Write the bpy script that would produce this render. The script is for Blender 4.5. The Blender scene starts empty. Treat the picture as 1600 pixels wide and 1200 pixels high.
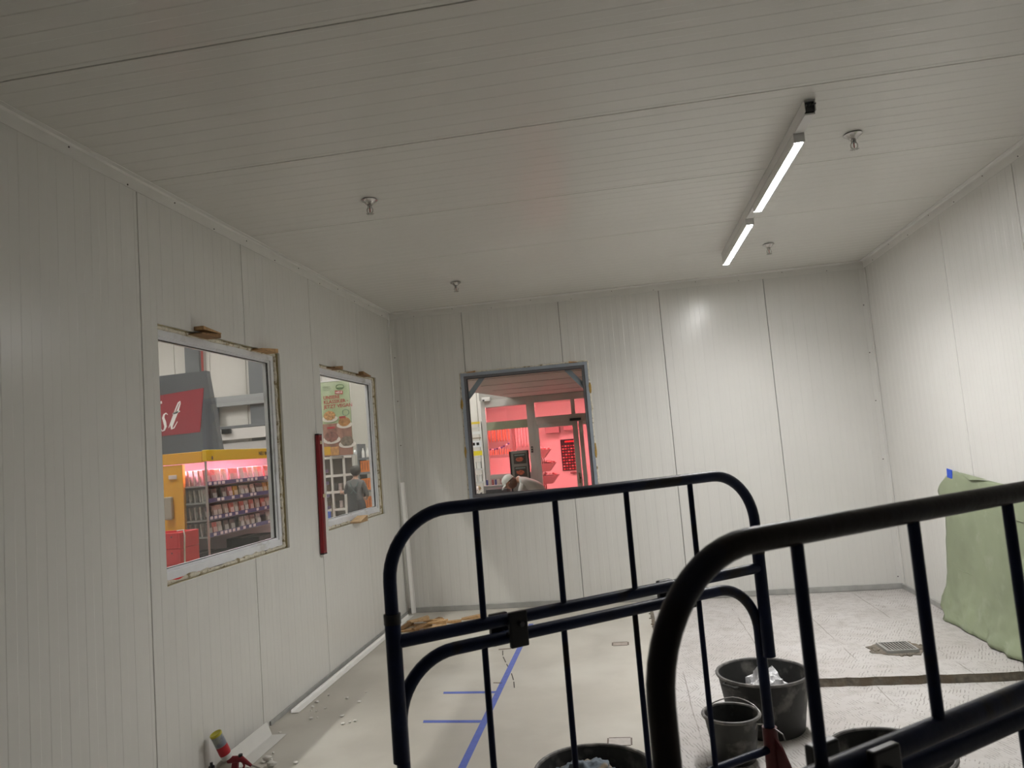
import bpy, bmesh, math, random
from mathutils import Vector, Matrix
random.seed(7)
sc = bpy.context.scene
COL = sc.collection
# ------------------------------------------------------------------ camera
cam_d = bpy.data.cameras.new('camera')
cam = bpy.data.objects.new('camera', cam_d); COL.objects.link(cam); sc.camera = cam
CAM = Vector((2.5075, -7.9089, 1.7189)); YAW, PITCH, ROLL, FPX = -0.1435, 0.0882, -0.0817, 1128.75
fw = Vector((math.sin(YAW)*math.cos(PITCH), math.cos(YAW)*math.cos(PITCH), math.sin(PITCH)))
rt0 = Vector((math.cos(YAW), -math.sin(YAW), 0)); up0 = rt0.cross(fw)
rt = rt0*math.cos(ROLL) + up0*math.sin(ROLL); up = -rt0*math.sin(ROLL) + up0*math.cos(ROLL)
cam.matrix_world = Matrix(((rt.x, up.x, -fw.x, CAM.x), (rt.y, up.y, -fw.y, CAM.y), (rt.z, up.z, -fw.z, CAM.z), (0, 0, 0, 1)))
cam_d.sensor_width = 36.0; cam_d.sensor_fit = 'HORIZONTAL'; cam_d.lens = FPX*36/1600
cam_d.clip_start = 0.05; cam_d.clip_end = 200
cam_d.dof.use_dof = True; cam_d.dof.focus_distance = 6.5; cam_d.dof.aperture_fstop = 7.0
# ------------------------------------------------------------------ world, exposure
wd = bpy.data.worlds.new('night'); sc.world = wd; wd.use_nodes = True
wd.node_tree.nodes['Background'].inputs[0].default_value = (0.02, 0.02, 0.022, 1)
wd.node_tree.nodes['Background'].inputs[1].default_value = 1.0
sc.view_settings.view_transform = 'Standard'; sc.view_settings.look = 'None'
sc.view_settings.exposure = 0.84; sc.view_settings.gamma = 1.0; sc.view_settings.use_curve_mapping = False
sc.cycles.max_bounces = 10; sc.cycles.diffuse_bounces = 6; sc.cycles.transparent_max_bounces = 16
sc.cycles.use_denoising = True
sc.cycles.caustics_reflective = False; sc.cycles.caustics_refractive = False
# lamp powers (emission strength of the real luminaires)
LED_POWER = 72.0; LED_BEAM = 14.0; HALL_POWER = 80.0; PINK_POWER = 50.0; FRIDGE_POWER = 30.0
W, H, YB = 5.1658, 3.3646, -11.0     # room width, height, wall behind the camera

# ------------------------------------------------------------------ materials
MATS = {}
def mat(name, col, rough=0.5, metal=0.0, noise=None, bump=None, emit=None, alt=None, spec=0.5, sheen=0.0):
    """noise=(scale, amount) mottling; alt=(colour, scale, lo, hi) patches; bump=(scale, strength)"""
    if name in MATS: return MATS[name]
    m = bpy.data.materials.new(name); m.use_nodes = True; nt = m.node_tree; N = nt.nodes; L = nt.links
    b = N['Principled BSDF']
    b.inputs['Base Color'].default_value = (*col, 1); b.inputs['Roughness'].default_value = rough
    b.inputs['Metallic'].default_value = metal; b.inputs['Specular IOR Level'].default_value = spec
    b.inputs['Sheen Weight'].default_value = sheen
    geo = None
    if noise or bump or alt: geo = N.new('ShaderNodeNewGeometry')
    cur = None
    if noise:
        t = N.new('ShaderNodeTexNoise'); t.inputs['Scale'].default_value = noise[0]; t.inputs['Detail'].default_value = 6
        L.new(geo.outputs['Position'], t.inputs['Vector'])
        r = N.new('ShaderNodeMapRange'); r.inputs['From Min'].default_value = 0.3; r.inputs['From Max'].default_value = 0.7
        r.inputs['To Min'].default_value = 1 - noise[1]; r.inputs['To Max'].default_value = 1 + noise[1]
        L.new(t.outputs['Fac'], r.inputs['Value'])
        x = N.new('ShaderNodeVectorMath'); x.operation = 'SCALE'; x.inputs[0].default_value = col
        L.new(r.outputs[0], x.inputs['Scale']); cur = x.outputs[0]
    if alt:
        t = N.new('ShaderNodeTexNoise'); t.inputs['Scale'].default_value = alt[1]; t.inputs['Detail'].default_value = 8
        L.new(geo.outputs['Position'], t.inputs['Vector'])
        r = N.new('ShaderNodeMapRange'); r.inputs['From Min'].default_value = alt[2]; r.inputs['From Max'].default_value = alt[3]
        L.new(t.outputs['Fac'], r.inputs['Value'])
        x = N.new('ShaderNodeMix'); x.data_type = 'RGBA'
        x.inputs['A'].default_value = (*col, 1); x.inputs['B'].default_value = (*alt[0], 1)
        if cur: L.new(cur, x.inputs['A'])
        L.new(r.outputs[0], x.inputs['Factor']); cur = x.outputs['Result']
    if cur: L.new(cur, b.inputs['Base Color'])
    if bump:
        t = N.new('ShaderNodeTexNoise'); t.inputs['Scale'].default_value = bump[0]; t.inputs['Detail'].default_value = 5
        L.new(geo.outputs['Position'], t.inputs['Vector'])
        u = N.new('ShaderNodeBump'); u.inputs['Strength'].default_value = bump[1]; u.inputs['Distance'].default_value = 0.01
        L.new(t.outputs['Fac'], u.inputs['Height']); L.new(u.outputs[0], b.inputs['Normal'])
    if emit:
        b.inputs['Emission Color'].default_value = (*emit[0], 1); b.inputs['Emission Strength'].default_value = emit[1]
    MATS[name] = m; return m

def glass_mat(name, tint=(1, 1, 1)):
    m = bpy.data.materials.new(name); m.use_nodes = True; nt = m.node_tree; N = nt.nodes; L = nt.links
    N.remove(N['Principled BSDF'])
    t = N.new('ShaderNodeBsdfTransparent'); t.inputs[0].default_value = (*tint, 1)
    g = N.new('ShaderNodeBsdfGlossy'); g.inputs['Roughness'].default_value = 0.02; g.inputs[0].default_value = (1, 1, 1, 1)
    f = N.new('ShaderNodeFresnel'); gb = N.new('ShaderNodeNewGeometry'); mi = N.new('ShaderNodeMapRange'); mi.inputs['To Min'].default_value = 1.33; mi.inputs['To Max'].default_value = 1/1.33
    L.new(gb.outputs['Backfacing'], mi.inputs['Value']); L.new(mi.outputs[0], f.inputs['IOR'])   # same reflectance on both faces of a thin pane
    x = N.new('ShaderNodeMixShader'); L.new(f.outputs[0], x.inputs[0]); L.new(t.outputs[0], x.inputs[1]); L.new(g.outputs[0], x.inputs[2])
    L.new(x.outputs[0], N['Material Output'].inputs[0])
    return m
GLASS = glass_mat('window_glass', (0.93, 0.95, 0.94))

M_PANEL = mat('panel_white', (0.70, 0.693, 0.663), 0.24, noise=(1.5, 0.02), spec=0.5)
M_CEIL = mat('panel_ceiling', (0.69, 0.678, 0.642), 0.24, noise=(1.2, 0.02), spec=0.5)
M_TRIMW = mat('trim_white', (0.70, 0.69, 0.66), 0.35, noise=(8, 0.03))
M_CORE = mat('foam_core', (0.42, 0.36, 0.20), 0.9, noise=(30, 0.15), bump=(60, 0.6))
M_ALU = mat('aluminium', (0.40, 0.40, 0.385), 0.45, 0.15, noise=(12, 0.1))
M_PVC = mat('pvc_white', (0.78, 0.79, 0.82), 0.35, noise=(9, 0.05), alt=((0.55, 0.54, 0.52), 7, 0.6, 0.75))
M_RUBBER = mat('black_gasket', (0.012, 0.012, 0.014), 0.6)
M_FOAM = mat('pu_foam', (0.72, 0.67, 0.56), 0.9, noise=(40, 0.15), bump=(80, 0.8), alt=((0.32, 0.25, 0.14), 22, 0.56, 0.64))
M_STEELW = mat('window_steel_grey', (0.34, 0.38, 0.44), 0.45, 0.1, noise=(10, 0.06))
M_STEELD = mat('window_steel_dark', (0.16, 0.16, 0.17), 0.45, 0.1)
M_WOOD = mat('raw_wood', (0.46, 0.28, 0.13), 0.75, noise=(35, 0.25), bump=(90, 0.3))
M_SCREW = mat('screw_dark', (0.10, 0.09, 0.08), 0.4, 0.7)
M_CHROME = mat('chrome', (0.50, 0.48, 0.46), 0.22, 1.0)
M_LED = mat('led_diffuser', (0.9, 0.9, 0.9), 0.5, emit=((1.0, 0.985, 0.97), LED_POWER))
M_LAMPW = mat('lamp_housing', (0.72, 0.71, 0.70), 0.4)
M_DARK = mat('dark_cavity', (0.03, 0.03, 0.03), 0.6)
M_BLUE = mat('blue_paint_chipped', (0.004, 0.010, 0.038), 0.42, 0.0, noise=(9, 0.3), alt=((0.012, 0.009, 0.008), 5.5, 0.58, 0.66), bump=(60, 0.08), spec=0.22)
M_RUST = mat('worn_rail_paint', (0.011, 0.007, 0.0055), 0.36, 0.0, noise=(9, 0.3), alt=((0.004, 0.008, 0.026), 4.5, 0.55, 0.68), bump=(50, 0.10), spec=0.20)
M_CLAMP = mat('clamp_black', (0.006, 0.006, 0.008), 0.35, 0.0)
M_RED = mat('red_paint', (0.085, 0.004, 0.007), 0.5, noise=(15, 0.2))
M_TUB = mat('tub_rubber', (0.020, 0.020, 0.019), 0.6, noise=(14, 0.3), alt=((0.20, 0.19, 0.17), 9, 0.55, 0.78))
M_BUCKET = mat('bucket_plastic', (0.020, 0.021, 0.020), 0.5, noise=(14, 0.3), alt=((0.16, 0.15, 0.14), 11, 0.58, 0.8))
M_FOIL = mat('clear_plastic_bag', (0.88, 0.88, 0.90), 0.16, 0.12, noise=(22, 0.15), alt=((0.10, 0.10, 0.11), 14, 0.60, 0.66))
M_RAG = mat('rag_grey_blue', (0.16, 0.19, 0.22), 0.9, noise=(30, 0.4), alt=((0.28, 0.22, 0.15), 9, 0.55, 0.65))
M_GREEN = mat('green_sheet', (0.27, 0.312, 0.20), 0.45, noise=(2.5, 0.10), alt=((0.37, 0.405, 0.30), 6, 0.58, 0.8))
M_TAPEB = mat('blue_tape', (0.01, 0.08, 0.62), 0.5)
M_TAPEF = mat('blue_floor_tape', (0.105, 0.145, 0.46), 0.6, noise=(20, 0.1))
M_SPIRIT = mat('level_red', (0.24, 0.006, 0.012), 0.35)
M_MARK = mat('pencil_dark', (0.07, 0.06, 0.05), 0.8)
M_GREYLINE = mat('floor_cut_brown', (0.16, 0.13, 0.11), 0.9, noise=(60, 0.3))

# smooth floor
def floor_smooth():
    m = mat('floor_smooth', (0.50, 0.47, 0.415), 0.38, noise=(2.2, 0.07), alt=((0.57, 0.545, 0.49), 1.1, 0.5, 0.7), bump=(40, 0.04))
    return m
def floor_rough():
    m = bpy.data.materials.new('milled_screed'); m.use_nodes = True; nt = m.node_tree; N = nt.nodes; L = nt.links
    b = N['Principled BSDF']; b.inputs['Roughness'].default_value = 0.85
    g = N.new('ShaderNodeNewGeometry')
    def noise(scale, det=5, vec=None):
        t = N.new('ShaderNodeTexNoise'); t.inputs['Scale'].default_value = scale; t.inputs['Detail'].default_value = det
        L.new(vec or g.outputs['Position'], t.inputs['Vector']); return t
    def rng(v, a, c, lo=0.0, hi=1.0):
        r = N.new('ShaderNodeMapRange'); r.inputs['From Min'].default_value = a; r.inputs['From Max'].default_value = c
        r.inputs['To Min'].default_value = lo; r.inputs['To Max'].default_value = hi; L.new(v, r.inputs['Value']); return r.outputs[0]
    def mth(op, a, c):
        x = N.new('ShaderNodeMath'); x.operation = op
        for i, v in enumerate((a, c)):
            if isinstance(v, (int, float)): x.inputs[i].default_value = v
            else: L.new(v, x.inputs[i])
        return x.outputs[0]
    def mixc(f, a, c):
        x = N.new('ShaderNodeMix'); x.data_type = 'RGBA'
        for k, v in (('A', a), ('B', c)):
            if isinstance(v, tuple): x.inputs[k].default_value = (*v, 1)
            else: L.new(v, x.inputs[k])
        L.new(f, x.inputs['Factor']); return x.outputs['Result']
    def wave(rot, scale, dist):
        mp = N.new('ShaderNodeMapping'); mp.inputs['Rotation'].default_value = (0, 0, rot); L.new(g.outputs['Position'], mp.inputs['Vector'])
        w = N.new('ShaderNodeTexWave'); w.inputs['Scale'].default_value = scale; w.inputs['Distortion'].default_value = dist
        w.inputs['Detail'].default_value = 2; w.inputs['Detail Scale'].default_value = 1.2; L.new(mp.outputs[0], w.inputs['Vector']); return w.outputs['Fac']
    dash = rng(noise(16, 3).outputs['Fac'], 0.47, 0.56)
    zone = rng(noise(1.7, 3).outputs['Fac'], 0.46, 0.54)
    w1 = rng(wave(0.45, 15.0, 4.0), 0.22, 0.0); w2 = rng(wave(-0.30, 16.0, 4.0), 0.22, 0.0)
    grooves = mth('ADD', mth('MULTIPLY', w1, zone), mth('MULTIPLY', w2, mth('SUBTRACT', 1.0, zone)))
    grooves = mth('MULTIPLY', grooves, dash)
    pits = rng(noise(45, 2).outputs['Fac'], 0.70, 0.76)
    big = noise(1.3, 6); mid = noise(6, 6)
    c = mixc(rng(big.outputs['Fac'], 0.35, 0.65), (0.455, 0.43, 0.41), (0.535, 0.515, 0.50))
    c = mixc(rng(mid.outputs['Fac'], 0.52, 0.75, 0, 0.5), c, (0.36, 0.33, 0.295))
    c = mixc(mth('MULTIPLY', grooves, 0.70), c, (0.19, 0.17, 0.15))
    c = mixc(mth('MULTIPLY', pits, 0.8), c, (0.12, 0.10, 0.09))
    sx = N.new('ShaderNodeSeparateXYZ'); L.new(g.outputs['Position'], sx.inputs[0])
    wob = mth('MULTIPLY', mth('SUBTRACT', noise(3, 3).outputs['Fac'], 0.5), 0.03)
    fr = mth('ABSOLUTE', mth('SUBTRACT', mth('FRACT', mth('DIVIDE', mth('ADD', sx.outputs[0], wob), 0.62), 0.0), 0.5), 0.0)
    cut = mth('MULTIPLY', rng(fr, 0.008, 0.003), rng(noise(2.3, 3).outputs['Fac'], 0.42, 0.52))
    c = mixc(mth('MULTIPLY', cut, 0.7), c, (0.20, 0.17, 0.15))
    L.new(c, b.inputs['Base Color'])
    h = mth('SUBTRACT', mth('MULTIPLY', mid.outputs['Fac'], 0.5), mth('MULTIPLY', grooves, 0.6))
    bp = N.new('ShaderNodeBump'); bp.inputs['Strength'].default_value = 0.5; bp.inputs['Distance'].default_value = 0.006
    L.new(h, bp.inputs['Height']); L.new(bp.outputs[0], b.inputs['Normal'])
    return m
M_FLOOR = floor_smooth(); M_SCREED = floor_rough()
M_SCREEDEDGE = mat('screed_edge', (0.17, 0.148, 0.12), 0.95, noise=(25, 0.3), bump=(40, 0.8), alt=((0.16, 0.125, 0.09), 9, 0.5, 0.62))

# ------------------------------------------------------------------ mesh helpers
class MB:
    def __init__(s): s.v = []; s.f = []
    def add(s, vs, fs):
        o = len(s.v); s.v += [tuple(p) for p in vs]; s.f += [tuple(i+o for i in f) for f in fs]; return s
    def box(s, c, d, R=None, bevel=0.0):
        x, y, z = d[0]/2, d[1]/2, d[2]/2
        if bevel:
            k = min(bevel, x*.9, y*.9, z*.9); bm = bmesh.new(); bmesh.ops.create_cube(bm, size=1)
            for w in bm.verts: w.co = Vector((w.co.x*2*x, w.co.y*2*y, w.co.z*2*z))
            bmesh.ops.bevel(bm, geom=bm.edges[:], offset=k, segments=2, affect='EDGES', profile=0.5)
            bm.verts.ensure_lookup_table(); bm.verts.index_update()
            vs = [w.co.copy() for w in bm.verts]; fs = [[w.index for w in f.verts] for f in bm.faces]; bm.free()
        else:
            vs = [Vector((i, j, k)) for i in (-x, x) for j in (-y, y) for k in (-z, z)]
            fs = [(0, 1, 3, 2), (4, 6, 7, 5), (0, 4, 5, 1), (2, 3, 7, 6), (0, 2, 6, 4), (1, 5, 7, 3)]
        c = Vector(c)
        return s.add([(R @ p if R else p) + c for p in vs], fs)
    def bx(s, x0, x1, y0, y1, z0, z1, bevel=0.0):
        return s.box(((x0+x1)/2, (y0+y1)/2, (z0+z1)/2), (abs(x1-x0), abs(y1-y0), abs(z1-z0)), None, bevel)
    def tube(s, path, r, seg=10, caps=True, flat=None):
        P = [Vector(p) for p in path]; n = len(P); rs = r if isinstance(r, (list, tuple)) else [r]*n
        t0 = (P[1]-P[0]).normalized(); a = Vector((0, 0, 1)) if abs(t0.z) < .9 else Vector((1, 0, 0))
        nrm = t0.cross(a).normalized(); vs = []
        for i, p in enumerate(P):
            t = ((P[min(i+1, n-1)]-p).normalized() + (p-P[max(i-1, 0)]).normalized())
            t = t.normalized() if t.length > 1e-6 else t0
            nrm = (nrm - t*nrm.dot(t)).normalized(); bn = t.cross(nrm)
            for k in range(seg):
                q = 2*math.pi*k/seg; vs.append(p + nrm*math.cos(q)*rs[i] + bn*math.sin(q)*rs[i])
        fs = [(i*seg+k, i*seg+(k+1) % seg, (i+1)*seg+(k+1) % seg, (i+1)*seg+k) for i in range(n-1) for k in range(seg)]
        if caps: fs += [tuple(range(seg))[::-1], tuple((n-1)*seg+k for k in range(seg))]
        return s.add(vs, fs)
    def lathe(s, prof, c=(0, 0, 0), seg=32, R=None, wob=0.0):
        c = Vector(c); vs = []
        for (r, z) in prof:
            for k in range(seg):
                q = 2*math.pi*k/seg; rr = r*(1+wob*math.sin(2*q+z*3))
                p = Vector((rr*math.cos(q), rr*math.sin(q), z)); vs.append((R @ p if R else p)+c)
        n = len(prof)
        fs = [(i*seg+k, i*seg+(k+1) % seg, (i+1)*seg+(k+1) % seg, (i+1)*seg+k) for i in range(n-1) for k in range(seg)]
        return s.add(vs, fs)
    def prism(s, poly, ext):       # poly: list of 3D points, ext: vector
        e = Vector(ext); n = len(poly); vs = [Vector(p) for p in poly] + [Vector(p)+e for p in poly]
        fs = [tuple(range(n))[::-1], tuple(range(n, 2*n))] + [(i, (i+1) % n, n+(i+1) % n, n+i) for i in range(n)]
        return s.add(vs, fs)
    def blob(s, c, r, seed=0, sub=2, amp=0.25, fr=3.0):
        bm = bmesh.new(); bmesh.ops.create_icosphere(bm, subdivisions=sub, radius=1.0)
        from mathutils import noise as NZ
        rr = r if isinstance(r, (tuple, list)) else (r, r, r); c = Vector(c)
        vs = []
        for w in bm.verts:
            k = 1 + amp*NZ.noise(w.co*fr + Vector((seed*7.3, seed*3.1, seed*1.7)))
            vs.append(Vector((w.co.x*rr[0]*k, w.co.y*rr[1]*k, w.co.z*rr[2]*k)) + c)
        bm.verts.index_update(); fs = [[w.index for w in f.verts] for f in bm.faces]; bm.free()
        return s.add(vs, fs)
    def rot(s, R, about=(0, 0, 0)):
        a = Vector(about); s.v = [tuple(R @ (Vector(p)-a) + a) for p in s.v]; return s
    def build(s, name, m, parent=None, wc=True, smooth=False, **props):
        off = Vector()
        if parent is not None and wc:
            q = parent
            while q is not None: off += q.location; q = q.parent
        xs = [p[0] for p in s.v]; ys = [p[1] for p in s.v]; zs = [p[2] for p in s.v]
        c = Vector(((min(xs)+max(xs))/2, (min(ys)+max(ys))/2, min(zs)))
        me = bpy.data.meshes.new(name); me.from_pydata([(p[0]-c.x, p[1]-c.y, p[2]-c.z) for p in s.v], [], s.f)
        bm = bmesh.new(); bm.from_mesh(me); bmesh.ops.recalc_face_normals(bm, faces=bm.faces[:])
        bm.to_mesh(me); bm.free()
        if smooth:
            me.polygons.foreach_set('use_smooth', [True]*len(me.polygons))
            if smooth != 'all': me.set_sharp_from_angle(angle=math.radians(40))
        if isinstance(m, (list, tuple)):
            for k in m: me.materials.append(k)
        else: me.materials.append(m)
        o = bpy.data.objects.new(name, me); COL.objects.link(o); o.parent = parent; o.location = c - off
        tag(o, **props); return o
def tag(o, label=None, cat=None, group=None, kind=None):
    for k, v in (('label', label), ('category', cat), ('group', group), ('kind', kind)):
        if v: o[k] = v
    return o
def thing(name, loc, label=None, cat=None, group=None, rotz=0, kind=None):
    o = bpy.data.objects.new(name, None); COL.objects.link(o); o.location = loc; o.rotation_euler = (0, 0, rotz)
    o.empty_display_size = 0.1
    return tag(o, label, cat, group, kind)
def copy_tree(o, parent=None):
    kids = [c for c in bpy.data.objects if c.parent == o]
    c = o.copy(); COL.objects.link(c); c.parent = parent
    for k in kids: copy_tree(k, c)
    return c
RZ = lambda a: Matrix.Rotation(a, 3, 'Z')
RX = lambda a: Matrix.Rotation(a, 3, 'X')
RY = lambda a: Matrix.Rotation(a, 3, 'Y')
def arc(c, r, a0, a1, ex, ez, n=10):
    c = Vector(c); ex = Vector(ex); ez = Vector(ez)
    return [c + ex*r*math.cos(a0+(a1-a0)*i/n) + ez*r*math.sin(a0+(a1-a0)*i/n) for i in range(n+1)]

# ------------------------------------------------------------------ room shell
ML = lambda u, n, z: (-n, u, z)              # left wall: u = y, n = outward depth
MBK = lambda u, n, z: (u, n, z)              # back wall: u = x
MR = lambda u, n, z: (W+n, u, z)             # right wall
MC = lambda u, n, z: (z, u, H+n)             # ceiling: u = y, z = x
MF = lambda u, n, z: (u, YB-n, z)            # wall behind the camera
SHEET = 0.016
def cuts(lo, hi, holes, k):
    return sorted({lo, hi, *[h[k] for h in holes if lo < h[k] < hi], *[h[k+1] for h in holes if lo < h[k+1] < hi]})
def core(mb, M, u0, u1, z0, z1, holes, t=0.10):
    us = cuts(u0, u1, holes, 0); zs = cuts(z0, z1, holes, 2)
    for a, b in zip(us, us[1:]):
        for c, d in zip(zs, zs[1:]):
            um, zm = (a+b)/2, (c+d)/2
            if any(h[0] < um < h[1] and h[2] < zm < h[3] for h in holes): continue
            P = [M(u, n, z) for u in (a, b) for n in (SHEET, t) for z in (c, d)]
            mb.add(P, [(0, 1, 3, 2), (4, 6, 7, 5), (0, 4, 5, 1), (2, 3, 7, 6), (0, 2, 6, 4), (1, 5, 7, 3)])
def panel(M, u0, u1, z0, z1, holes, m, parent, pitch=0.112, gap=0.006):
    a, b = min(u0, u1)+gap/2, max(u0, u1)-gap/2
    pts = [(a, SHEET), (a, 0.002), (a+0.002, 0.0)]
    n = max(1, round((b-a)/pitch)); g = (b-a)/n; d = 0.0011
    for i in range(n):                      # lined profile: shallow flat valleys between flat ridges
        c, e = a+(i+.25)*g, a+(i+.75)*g; pts += [(c-0.0022, 0), (c+0.0022, d), (e-0.0022, d), (e+0.0022, 0)]
    pts += [(b-0.002, 0.0), (b, 0.002), (b, SHEET)]
    hs = [h for h in holes if h[1] > a and h[0] < b]
    ex = sorted({h[k] for h in hs for k in (0, 1) if a+0.003 < h[k] < b-0.003})
    out = []
    for p, q in zip(pts, pts[1:]):
        out.append(p)
        for e in ex:
            if p[0] < e < q[0]: out.append((e, p[1]+(q[1]-p[1])*(e-p[0])/(q[0]-p[0])))
    out.append(pts[-1]); mb = MB()
    for p, q in zip(out, out[1:]):
        um = (p[0]+q[0])/2; zz = [(z0, z1)]
        for h in hs:
            if h[0]-1e-6 <= um <= h[1]+1e-6:
                zz = [r for (lo, hi) in zz for r in ((lo, min(hi, h[2])), (max(lo, h[3]), hi)) if r[1]-r[0] > 1e-4]
        for lo, hi in zz:
            mb.add([M(p[0], p[1], lo), M(q[0], q[1], lo), M(q[0], q[1], hi), M(p[0], p[1], hi)], [(0, 1, 2, 3)])
    for h in hs:
        c, d = max(a, h[0]), min(b, h[1])
        for z in (h[2], h[3]): mb.add([M(c, 0, z), M(d, 0, z), M(d, SHEET, z), M(c, SHEET, z)], [(0, 1, 2, 3)])
        for u in (h[0], h[1]):
            if a < u < b: mb.add([M(u, 0, h[2]), M(u, SHEET, h[2]), M(u, SHEET, h[3]), M(u, 0, h[3])], [(0, 1, 2, 3)])
    return mb.build('panel', m, parent)
W1 = (-4.235, -2.768, 1.121, 2.578); W2 = (-2.035, -0.575, 1.150, 2.575); W3 = (0.80, 2.20, 1.165, 2.585)
def wall(name, M, u0, u1, breaks, holes, m=M_PANEL, z0=0.0, z1=H):
    mb = MB(); core(mb, M, u0, u1, z0, z1, holes); w = mb.build(name, [M_CORE, mat('joint_grey', (.20, .20, .19), .7)], kind='structure')
    for p in w.data.polygons:
        if p.index % 6 == 2: p.material_index = 1       # sheet face seen in the joints
    bs = sorted({u0, u1, *[b for b in breaks if u0+.05 < b < u1-.05]})
    for a, b in zip(bs, bs[1:]): panel(M, a, b, z0, z1, holes, m, w)
    return w
wall_left = wall('wall_left', ML, YB, 0, [-1.0736-1.1*k for k in range(10)], [W1, W2])
wall_back = wall('wall_back', MBK, 0, W, [0.8493+1.1*k for k in range(4)], [W3])
wall_right = wall('wall_right', MR, YB, 0, [-1.8078-1.1*k for k in range(10)], [])
wall_front = wall('wall_front', MF, 0, W, [0.8493+1.1*k for k in range(4)], [(0.35, 4.85, -0.01, 2.95)])  # wide doorway is added out of view, keeps the trestles dark
ceiling = wall('ceiling', MC, YB, 0, [-2.0987-1.1064*k for k in range(9)], [], M_CEIL, 0.0, W)

# cove trims along the ceiling and in the corners
def cove(name, M, u0, u1, sgn_pts, screws, vertical=False):
    mb = MB(); h = 0.075
    if not vertical:   # L: 75 mm down the wall with a bent face, 25 mm along the ceiling
        prof = [(-0.0005, H-h), (-0.0025, H-h+0.001), (-0.0025, H-0.012), (-0.012, H-0.0025), (-0.040, H-0.0025), (-0.041, H-0.0005), (-0.0005, H-0.0005)]
        a = [M(u0, n, z) for n, z in prof]; b = [M(u1, n, z) for n, z in prof]; k = len(prof)
        mb.add(a+b, [(i, (i+1) % k, k+(i+1) % k, k+i) for i in range(k)] + [tuple(range(k)), tuple(range(k, 2*k))])
    o = mb.build(name, M_TRIMW, kind='structure')
    for i, u in enumerate(screws):
        z = H-0.062 if i % 2 == 0 else H-0.025
        p = Vector(M(u, -0.002, z)); q = Vector(M(u, -0.006, z))
        MB().tube([p, q], 0.0042, 8).build('screw', M_SCREW, o)
    return o
cove('trim_1', ML, YB, -0.005, None, [-0.25-0.42*i for i in range(17)])
cove('trim_2', MBK, 0.005, W-0.005, None, [0.3+0.45*i for i in range(11)])
cove('trim_3', MR, YB, -0.005, None, [-0.3-0.45*i for i in range(12)])
def corner(name, x, sx, screws):
    mb = MB(); mb.prism([(x, -0.001, 0), (x+sx*0.055, -0.001, 0), (x+sx*0.055, -0.005, 0), (x+sx*0.012, -0.012, 0), (x+sx*0.005, -0.055, 0), (x+sx*0.001, -0.055, 0)], (0, 0, H-0.08))
    o = mb.build(name, M_PANEL, kind='structure')
    for i, z in enumerate(screws):
        MB().tube([(x+sx*0.045, -0.004, z), (x+sx*0.045, -0.010, z)], 0.006, 8).build('screw', M_SCREW, o)
corner('trim_4', 0.0, 1, [0.35+0.5*i for i in range(6)])
corner('trim_5', W, -1, [0.12, 0.75, 1.3, 1.9, 2.4, 2.9])
# base profiles
def base(name, x0, x1, y0, y1, m, h):
    return MB().bx(x0, x1, y0, y1, 0.0, h, 0.003).build(name, m, kind='structure')
base('baseboard_back', 0.02, W-0.002, -0.022, -0.001, M_ALU, 0.055)
base('baseboard_right', W-0.022, W-0.001, -5.0, -0.024, M_ALU, 0.05)
base('baseboard_left', 0.001, 0.012, -3.2, -0.03, M_ALU, 0.03)

# floors
EDGE_X, STEP_Y, SUNK, SUNK_X, ROUGH_Y = 2.63, -2.62, -0.055, 3.40, -5.30
mb = MB()
mb.bx(-0.1, EDGE_X, YB-0.1, 0.1, -0.12, 0.0); mb.bx(EDGE_X, SUNK_X, YB-0.1, -3.95, -0.12, 0.0); mb.bx(SUNK_X, W+0.1, YB-0.1, ROUGH_Y, -0.12, 0.0)
floor = mb.build('floor', M_FLOOR, kind='structure')
from mathutils import noise as NZ
def rough_patch(name, x0, x1, y0, y1, z, step, jag=0.0, thick=0.06):
    nx, ny = max(2, int((x1-x0)/step)), max(2, int((y1-y0)/step)); mb = MB(); vs = []
    for j in range(ny+1):
        for i in range(nx+1):
            x = x0+(x1-x0)*i/nx; y = y0+(y1-y0)*j/ny
            dz = 0.003*NZ.noise(Vector((x*4, y*4, 1))) + 0.0015*NZ.noise(Vector((x*17, y*17, 3)))
            if j == 0 and jag: y += jag*NZ.noise(Vector((x*9, 0, 5))) + jag*0.5*NZ.noise(Vector((x*31, 0, 5)))
            if i == 0 and jag: x += 0.6*jag*NZ.noise(Vector((y*9, 2, 5)))
            vs.append((x, y, z+dz-0.002))
    mb.add(vs, [(j*(nx+1)+i, j*(nx+1)+i+1, (j+1)*(nx+1)+i+1, (j+1)*(nx+1)+i) for j in range(ny) for i in range(nx)])
    return mb, vs, nx, ny
def screed(name, x0, x1, y0, y1, z, face, jag):
    mb, vs, nx, ny = rough_patch(name, x0, x1, y0, y1, z, 0.045, jag)
    o = mb.build(name, M_SCREED, kind='structure', smooth='all')
    fb = MB()                              # broken front face, its own child
    top = [Vector(vs[i]) for i in range(nx+1)]; rows = [top]
    for k, t in enumerate((0.35, 0.7, 1.0)):
        rows.append([p + Vector((0, 0.006*NZ.noise(p*30+Vector((0, 0, k*3.7))) - 0.004*k, -face*t)) for p in top])
    P = [p for r in rows for p in r]; n = nx+1
    fb.add(P, [(k*n+i, k*n+i+1, (k+1)*n+i+1, (k+1)*n+i) for k in range(3) for i in range(nx)])
    fb.build('broken_edge', M_SCREEDEDGE, o)
    return o
screed('floor_screed', EDGE_X, W-0.0, STEP_Y, 0.0, 0.0, 0.07, 0.020)
screed('floor_screed_strip', EDGE_X, SUNK_X, -3.95, STEP_Y+0.02, 0.0, 0.05, 0.03)
screed('floor_screed_sunken', SUNK_X, W, ROUGH_Y, STEP_Y+0.03, SUNK, 0.02, 0.02)
mb = MB(); n_ = 90; A_ = []; B_ = []
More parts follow.
